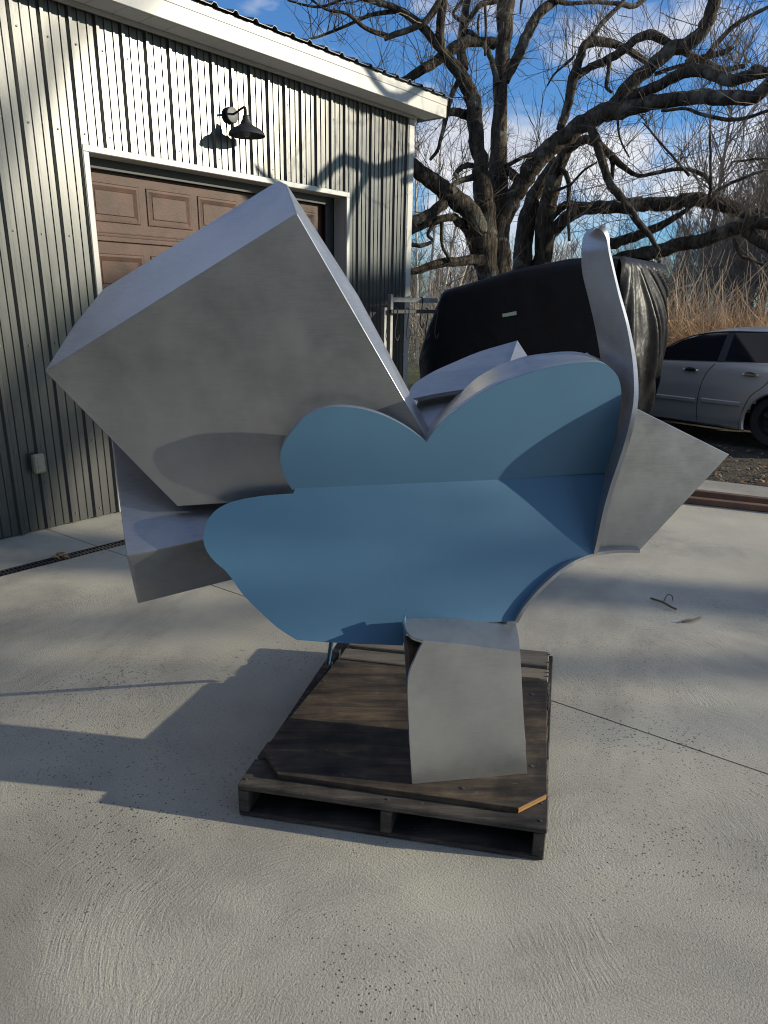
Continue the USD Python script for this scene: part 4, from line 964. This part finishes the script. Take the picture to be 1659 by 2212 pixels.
T.limb([(760, 560, 20), (795, 450, 22), (815, 350, 24), (830, 300, 22), (850, 240, 20), (870, 190, 20), (930, 180, 22), (1000, 190, 18), (1060, 220, 16), (1140, 270, 14)], (10.7, 11.0)); T.limb([(870, 195, 14), (920, 130, 12), (960, 80, 12), (1030, 10, 10), (1060, -60, 8)], (10.9, 11.2))
T.limb([(825, 335, 20), (890, 290, 18), (960, 260, 20), (1040, 210, 20), (1100, 162, 20), (1160, 150, 22), (1230, 188, 18), (1290, 220, 16), (1370, 260, 16), (1440, 290, 13), (1500, 300, 10)], (10.8, 10.4)); T.limb([(970, 240, 12), (972, 300, 10), (960, 370, 10), (985, 400, 7)], (10.6, 10.5)); T.limb([(830, 230, 5), (795, 270, 6), (740, 315, 5), (705, 370, 4)], (10.8, 10.7), twigs=1.6)
T.limb([(1380, 260, 14), (1480, 140, 12), (1560, 80, 10), (1680, 20, 8)], (10.2, 9.9), twigs=1.3); T.limb([(1300, 270, 11), (1390, 245, 14), (1470, 225, 14), (1510, 200, 11)], (10.2, 10.0)); T.limb([(1170, 320, 10), (1260, 290, 9), (1360, 265, 8)], (10.2, 10.2))
T.limb([(890, 540, 24), (920, 620, 22), (950, 720, 20), (980, 800, 20), (1030, 860, 20), (1090, 950, 18), (1150, 1020, 14), (1190, 1085, 9)], (10.3, 9.9), twigs=1.0)
T.limb([(1410, 460, 4), (1410, 620, 6), (1412, 780, 8), (1405, 860, 9)], (9.8, 9.8), twigs=1.6); T.limb([(1010, 520, 6), (1020, 600, 5), (1060, 680, 4)], (10.2, 10.2), twigs=1.5); T.limb([(1120, 530, 3), (1180, 600, 5), (1260, 690, 6), (1320, 760, 7)], (10, 10), twigs=2)
T.limb3([np.array(p) for p in [(4.95, 7.8, 4.35, .08), (4.6, 7.2, 4.15, .065), (4.45, 6.8, 4.22, .055), (4.3, 6.3, 3.9, .045), (4.2, 5.9, 4.15, .02)]], 'limb', 4, .7, 8)
T.limb3([np.array(p) for p in [(4.55, 7.1, 4.15, .05), (4.45, 6.9, 3.8, .04), (4.4, 6.75, 3.4, .03), (4.3, 6.5, 3.2, .015)]], 'limb', 4, .7, 8)
T.limb3([np.array(p) for p in [(5.3, 8.4, 4.7, .06), (4.9, 7.5, 4.95, .05), (4.6, 7.0, 4.7, .04), (4.4, 6.5, 5.0, .02)]], 'limb', 4, .7, 8)
T.done()
T2 = Tree('bare_tree', 'sunlit furrowed bare tree just right of the huge one, low limbs sweeping right', 12)
E2 = 11.8
T2.limb([(600, 1400, 80), (600, 1250, 60), (602, 1100, 50), (618, 950, 46), (650, 850, 38), (705, 750, 30), (745, 690, 22)], (E2, E2), 'trunk', 4, .3, 14)
T2.limb([(680, 1350, 80), (685, 1150, 50), (700, 950, 48), (728, 800, 40), (768, 680, 34), (810, 632, 26), (870, 602, 22), (925, 622, 20), (1000, 690, 16), (1060, 740, 12), (1110, 760, 10), (1200, 740, 9), (1300, 730, 10), (1385, 760, 10), (1410, 800, 8)], (E2, 10.6), 'trunk', 4, .9, 14)
T2.limb([(660, 1180, 44), (700, 1040, 36), (745, 980, 36), (800, 932, 34), (870, 902, 32), (950, 895, 32), (1050, 890, 36), (1150, 880, 34), (1250, 880, 36), (1330, 862, 36), (1450, 880, 34), (1560, 920, 32), (1660, 925, 30), (1780, 935, 26)], (E2, 11.0), twigs=1.7, sides=12)
T2.limb([(720, 940, 24), (780, 885, 20), (850, 888, 18), (940, 890, 14)], (E2, 11.7))
T2.limb([(780, 1240, 30), (900, 1170, 32), (1000, 1125, 32), (1100, 1100, 34), (1200, 1080, 36), (1300, 1052, 36), (1400, 1030, 36), (1500, 990, 36), (1600, 962, 34), (1700, 970, 34), (1800, 990, 30)], (E2, 10.2), twigs=1.7, sides=12)
T2.limb([(900, 1090, 28), (980, 1055, 30), (1060, 1030, 26), (1140, 1000, 24), (1230, 955, 17), (1310, 905, 11), (1370, 850, 5)], (E2, 11.0), twigs=1.5); T2.limb([(1560, 1000, 30), (1640, 1050, 30), (1720, 1090, 28)], (10.6, 10.2), twigs=1.0)
T2.limb([(1420, 840, 14), (1480, 800, 9), (1550, 770, 8), (1660, 728, 7), (1760, 690, 6)], (10.8, 10.4), twigs=2); T2.limb([(1500, 700, 5), (1580, 690, 6), (1680, 680, 6)], (11, 10.6), twigs=2); T2.limb([(770, 730, 14), (800, 790, 12), (795, 900, 9), (800, 1040, 8)], (11.4, 11.2)); T2.limb([(1160, 1100, 12), (1190, 1130, 10), (1160, 1160, 8)], (10.9, 10.9)); T2.limb([(1510, 1030, 9), (1540, 1100, 9), (1580, 1120, 8), (1640, 1145, 7)], (10.5, 10.4), twigs=.6)
T2.limb([(720, 830, 8), (800, 800, 7), (860, 740, 6), (920, 700, 5)], (11.3, 11), twigs=1.2); T2.limb([(940, 640, 14), (985, 690, 12), (985, 770, 10), (975, 800, 8)], (11.2, 11.1), twigs=.8)
T2.done()

# young pale shoots behind and between the big limbs, brush, woods
def stems(n, f, seed, sides=3, k=4):
    rr = random.Random(seed); mb = MB()
    for _ in range(n):
        p, d, Ln, r, bend = f(rr); P = [p]; q = p
        for j in range(k):
            d = unit(d + np.array([rr.gauss(0, bend), rr.gauss(0, bend), rr.gauss(0, bend * .7)])); q = q + d * Ln / k; P.append(q)
        mb.add(*tube(P, np.linspace(r, r * .35, k + 1), sides, caps=False))
    return mb.out()
def f_shoot(rr):
    x = rr.uniform(2.6, 10.5); y = rr.uniform(12.2, 17)
    return np.array([x, y, rr.uniform(0, 1.7)]), unit((rr.gauss(0, .35), rr.gauss(0, .35), 1)), rr.uniform(.7, 1.8), rr.uniform(.004, .010), .26
obj('sapling_thicket', stems(1000, f_shoot, 21, 3, 4), M_shoot, kind='stuff', label='pale bare saplings and suckers standing behind the low tree limbs', category='saplings')
def f_brush(rr):
    x = rr.uniform(4.4, 12); y = rr.uniform(10.3, 13.5) + max(0, 6.5 - x) * .5; h = rr.uniform(0, 1.25)
    return np.array([x, y, h]), unit((rr.gauss(0, .9), rr.gauss(0, .9), rr.gauss(.7, .5))), rr.uniform(.4, 1.3), rr.uniform(.003, .006), .33
obj('brush_thicket', stems(9500, f_brush, 22, 3, 4), M_brush, kind='stuff', label='dense rusty brown bramble thicket behind the silver car', category='bushes')
def f_low(rr):
    x = rr.uniform(.3, 4.5); y = rr.uniform(13, 22)
    return np.array([x, y, rr.uniform(0, 1)]), unit((rr.gauss(0, .4), rr.gauss(0, .4), 1)), rr.uniform(.8, 2.2), rr.uniform(.004, .009), .2
obj('sapling_thicket', stems(900, f_low, 23, 3, 4), M_shoot, kind='stuff', label='loose bare saplings on the lawn seen between building and tarp', category='saplings')
# birches
for i, (x, y, lean, h) in enumerate([(905, 700, -.04, 6.5), (918, 700, .05, 7), (932, 700, .16, 7), (942, 700, .30, 6), (896, 700, -.10, 6)]):
    b0 = at_y(x, y, 19.5 + i * .4); b0[2] = -.05
    tr = Tree('birch_tree', ['white birch trunk leaning slightly left, second from the building corner', 'straight white birch trunk in the middle of the birch clump', 'white birch trunk leaning gently right over the lawn', 'white birch trunk leaning hardest right beside the black tarp', 'white birch trunk closest to the building corner'][i], 40 + i, M_birch)
    ax = np.array([lean, .05, 1.0]); tr.limb3([np.r_[b0 + ax * h * k, .05 * (1 - .8 * k)] for k in (0, .2, .4, .6, .8, 1)], 'trunk', 2, 1.6, 7); tr.done()
# far woods: bare trees, instanced
def proto_tree(path, seed):
    rr = random.Random(seed); mb = MB(); H = rr.uniform(8, 12)
    tp = [np.array([0, 0, 0.])]
    for k in range(6): tp.append(tp[-1] + np.array([rr.gauss(0, .15), rr.gauss(0, .15), H / 6]))
    tp = np.array(tp); mb.add(*tube(tp, np.linspace(.14, .02, 7), 5, caps=False))
    for _ in range(46):
        t = rr.uniform(.2, .98); i = min(5, int(t * 6)); p = tp[i] + (tp[i + 1] - tp[i]) * (t * 6 - i); a = rr.uniform(0, 6.28); Ln = H * .36 * (1.15 - t) * rr.uniform(.7, 1.3) + .5; d = unit((math.cos(a), math.sin(a), rr.uniform(.5, 1.4))); P = [p]
        for j in range(4): d = unit(d + np.array([rr.gauss(0, .2), rr.gauss(0, .2), .12])); P.append(P[-1] + d * Ln / 4)
        mb.add(*tube(P, np.linspace(.035, .010, 5), 3, caps=False))
        for q in range(5):
            j = rr.randrange(1, 5); e = unit(d + np.array([rr.gauss(0, .7), rr.gauss(0, .7), rr.gauss(.3, .4)])); l2 = Ln * rr.uniform(.25, .5)
            mb.add(*tube([P[j], P[j] + e * l2 * .5, P[j] + unit(e + np.array([0, 0, .3])) * l2], (.014, .010, .006), 3, caps=False))
    m = usdkit.mesh(stage, path, mb.out(), M_wood); return m
pi = UsdGeom.PointInstancer.Define(stage, '/World/background_woods')
tag(pi.GetPrim(), 'far off leafless brown woods closing the view behind the big trees', 'woods', kind='stuff')
protos = []
for k in range(5):
    proto_tree(f'/World/background_woods/prototypes/woodland_tree' + (f'_{k:03d}' if k else ''), 60 + k); protos.append(f'/World/background_woods/prototypes/woodland_tree' + (f'_{k:03d}' if k else ''))
UsdGeom.Scope.Define(stage, '/World/background_woods/prototypes')
for p in protos: pi.CreatePrototypesRel().AddTarget(p)
rr = random.Random(77); pos, idx, sc_, ori = [], [], [], []
def plant(x, y, s):
    pos.append(Gf.Vec3f(x, y, -.1)); idx.append(rr.randrange(5)); sc_.append(Gf.Vec3f(s, s, s * rr.uniform(.85, 1.2))); a = rr.uniform(0, 6.28); ori.append(Gf.Quath(math.cos(a / 2), 0, 0, math.sin(a / 2)))
for _ in range(520):
    az = math.radians(rr.uniform(-25, 62)); d = rr.uniform(30, 75) if az > math.radians(22) else rr.uniform(48, 90)
    plant(d * math.sin(az), d * math.cos(az), rr.uniform(.55, .95) if az > math.radians(24) else rr.uniform(.38, .66))
for _ in range(260):                    # the same woods go on round behind the camera
    az = math.radians(rr.uniform(150, 290)); d = rr.uniform(28, 60); plant(d * math.sin(az), d * math.cos(az), rr.uniform(.9, 1.3))
pi.CreatePositionsAttr(Vt.Vec3fArray(pos)); pi.CreateProtoIndicesAttr(Vt.IntArray(idx)); pi.CreateScalesAttr(Vt.Vec3fArray(sc_)); pi.CreateOrientationsAttr(Vt.QuathArray(ori))
# trees standing out of frame to the right, towards the low sun: their trunks throw the soft bars of shade
def shade_tree(label, x, y, h, r, limbs, seed):
    tr = Tree('shade_tree', label, seed)
    tr.limb3([np.r_[x, y, -.05, r * 1.25], np.r_[x, y + .05, h * .25, r], np.r_[x + .1, y - .05, h * .55, r * .8], np.r_[x, y + .1, h, r * .25]], 'trunk', 4, .2, 9)
    for P in limbs: tr.limb3([np.array(p, float) for p in P], 'limb', 4, .35, 7)
    tr.done()
shade_tree('spreading bare tree on the sunny side with long level limbs', 30, 0.79, 14, .12, [
    [(30, .79, 7.0, .13), (30, 1.2, 9.0, .12), (30, 1.9, 9.7, .24), (30, 2.8, 9.8, .20), (30, 3.6, 9.6, .22), (30, 4.6, 9.5, .22), (30, 5.6, 9.7, .12), (30, 7, 10.2, .04)],
    [(30, .79, 6.5, .12), (30, 1.2, 8.0, .12), (30, 1.6, 9.0, .22), (30, 2.6, 8.9, .12)],
    [(30, .79, 6.0, .09), (30, .2, 7.0, .07), (30, -.6, 8.2, .055), (30, -1.4, 9.4, .05), (30, -2.2, 10.6, .03)],
    [(30, .79, 7.5, .09), (30, -.2, 8.2, .06), (30, -1.2, 8.5, .05), (30, -2.4, 9.6, .03)],
    [(30, .79, 9.5, .09), (30, 1.6, 11.2, .08), (30, 2.8, 12.5, .05), (30, 4, 14, .03)]], 90)
shade_tree('slim straight bare tree farther out on the sunny side', 38, -.9, 13, .05, [
    [(38, -.9, 7.5, .05), (38, -1.4, 9.6, .04), (38, -2.3, 11.2, .03)], [(38, -.9, 8.0, .05), (38, .2, 10.0, .04), (38, 1.4, 12.2, .02)]], 91)
# dense evergreens standing behind the photographer
M_ever = simple('evergreen_needles', (0.035, 0.055, 0.025), 0.8, 0.0, 0.3, 2.0)
rr = random.Random(31); mb = MB()
for k in range(1500):
    h = rr.random() ** 1.25; a = rr.uniform(0, 6.28); q = 1.9 * (1 - h) ** .8 * rr.uniform(.55, 1.05) + .05; c = np.array([q * math.cos(a), q * math.sin(a), .3 + 9.5 * h])
    d = np.array([math.cos(a), math.sin(a), -.35]) * rr.uniform(.35, .6); w_ = np.array([-math.sin(a), math.cos(a), rr.uniform(-.4, .4)]) * rr.uniform(.2, .4)
    mb.add([c - d * .5 - w_, c - d * .5 + w_, c + d], [(0, 1, 2)])
ev = UsdGeom.PointInstancer.Define(stage, '/World/evergreen_row')
tag(ev.GetPrim(), 'dense dark evergreen row across the yard', 'evergreens', kind='stuff')
usdkit.mesh(stage, '/World/evergreen_row/prototypes/evergreen', mb.out(), M_ever); UsdGeom.Scope.Define(stage, '/World/evergreen_row/prototypes')
ev.CreatePrototypesRel().AddTarget('/World/evergreen_row/prototypes/evergreen')
pe = [(10 * math.sin(a) * rr.uniform(.95, 1.35), 10 * math.cos(a) * rr.uniform(.95, 1.35), -.1) for a in np.radians(np.arange(128, 262, 7.0))]
ev.CreatePositionsAttr(Vt.Vec3fArray([Gf.Vec3f(*p) for p in pe])); ev.CreateProtoIndicesAttr(Vt.IntArray([0] * len(pe)))
ev.CreateScalesAttr(Vt.Vec3fArray([Gf.Vec3f(*(3 * [rr.uniform(.7, 1.05)])) for _ in pe]))
# power lines
for i, (a, b) in enumerate([((1250, 395, 34), (1659, 240, 24)), ((1230, 440, 34), (1659, 318, 24)), ((900, 458, 40), (1660, 300, 30)), ((900, 478, 40), (1660, 352, 30))]):
    A_, B_ = at_y(*a), at_y(*b); A_, B_ = A_ - (B_ - A_) * .6, B_ + (B_ - A_) * .8
    P = [A_ + (B_ - A_) * t - np.array([0, 0, 2.0 * t * (1 - t)]) for t in np.linspace(0, 1, 24)]
    v, f = tube(P, .013, 5); obj('power_line', (v, f), M_black, label=['highest thin power cable crossing the sky at right', 'second power cable crossing below the highest one', 'third power cable running behind both big trees', 'lowest power cable running behind both big trees'][i], category='cable')
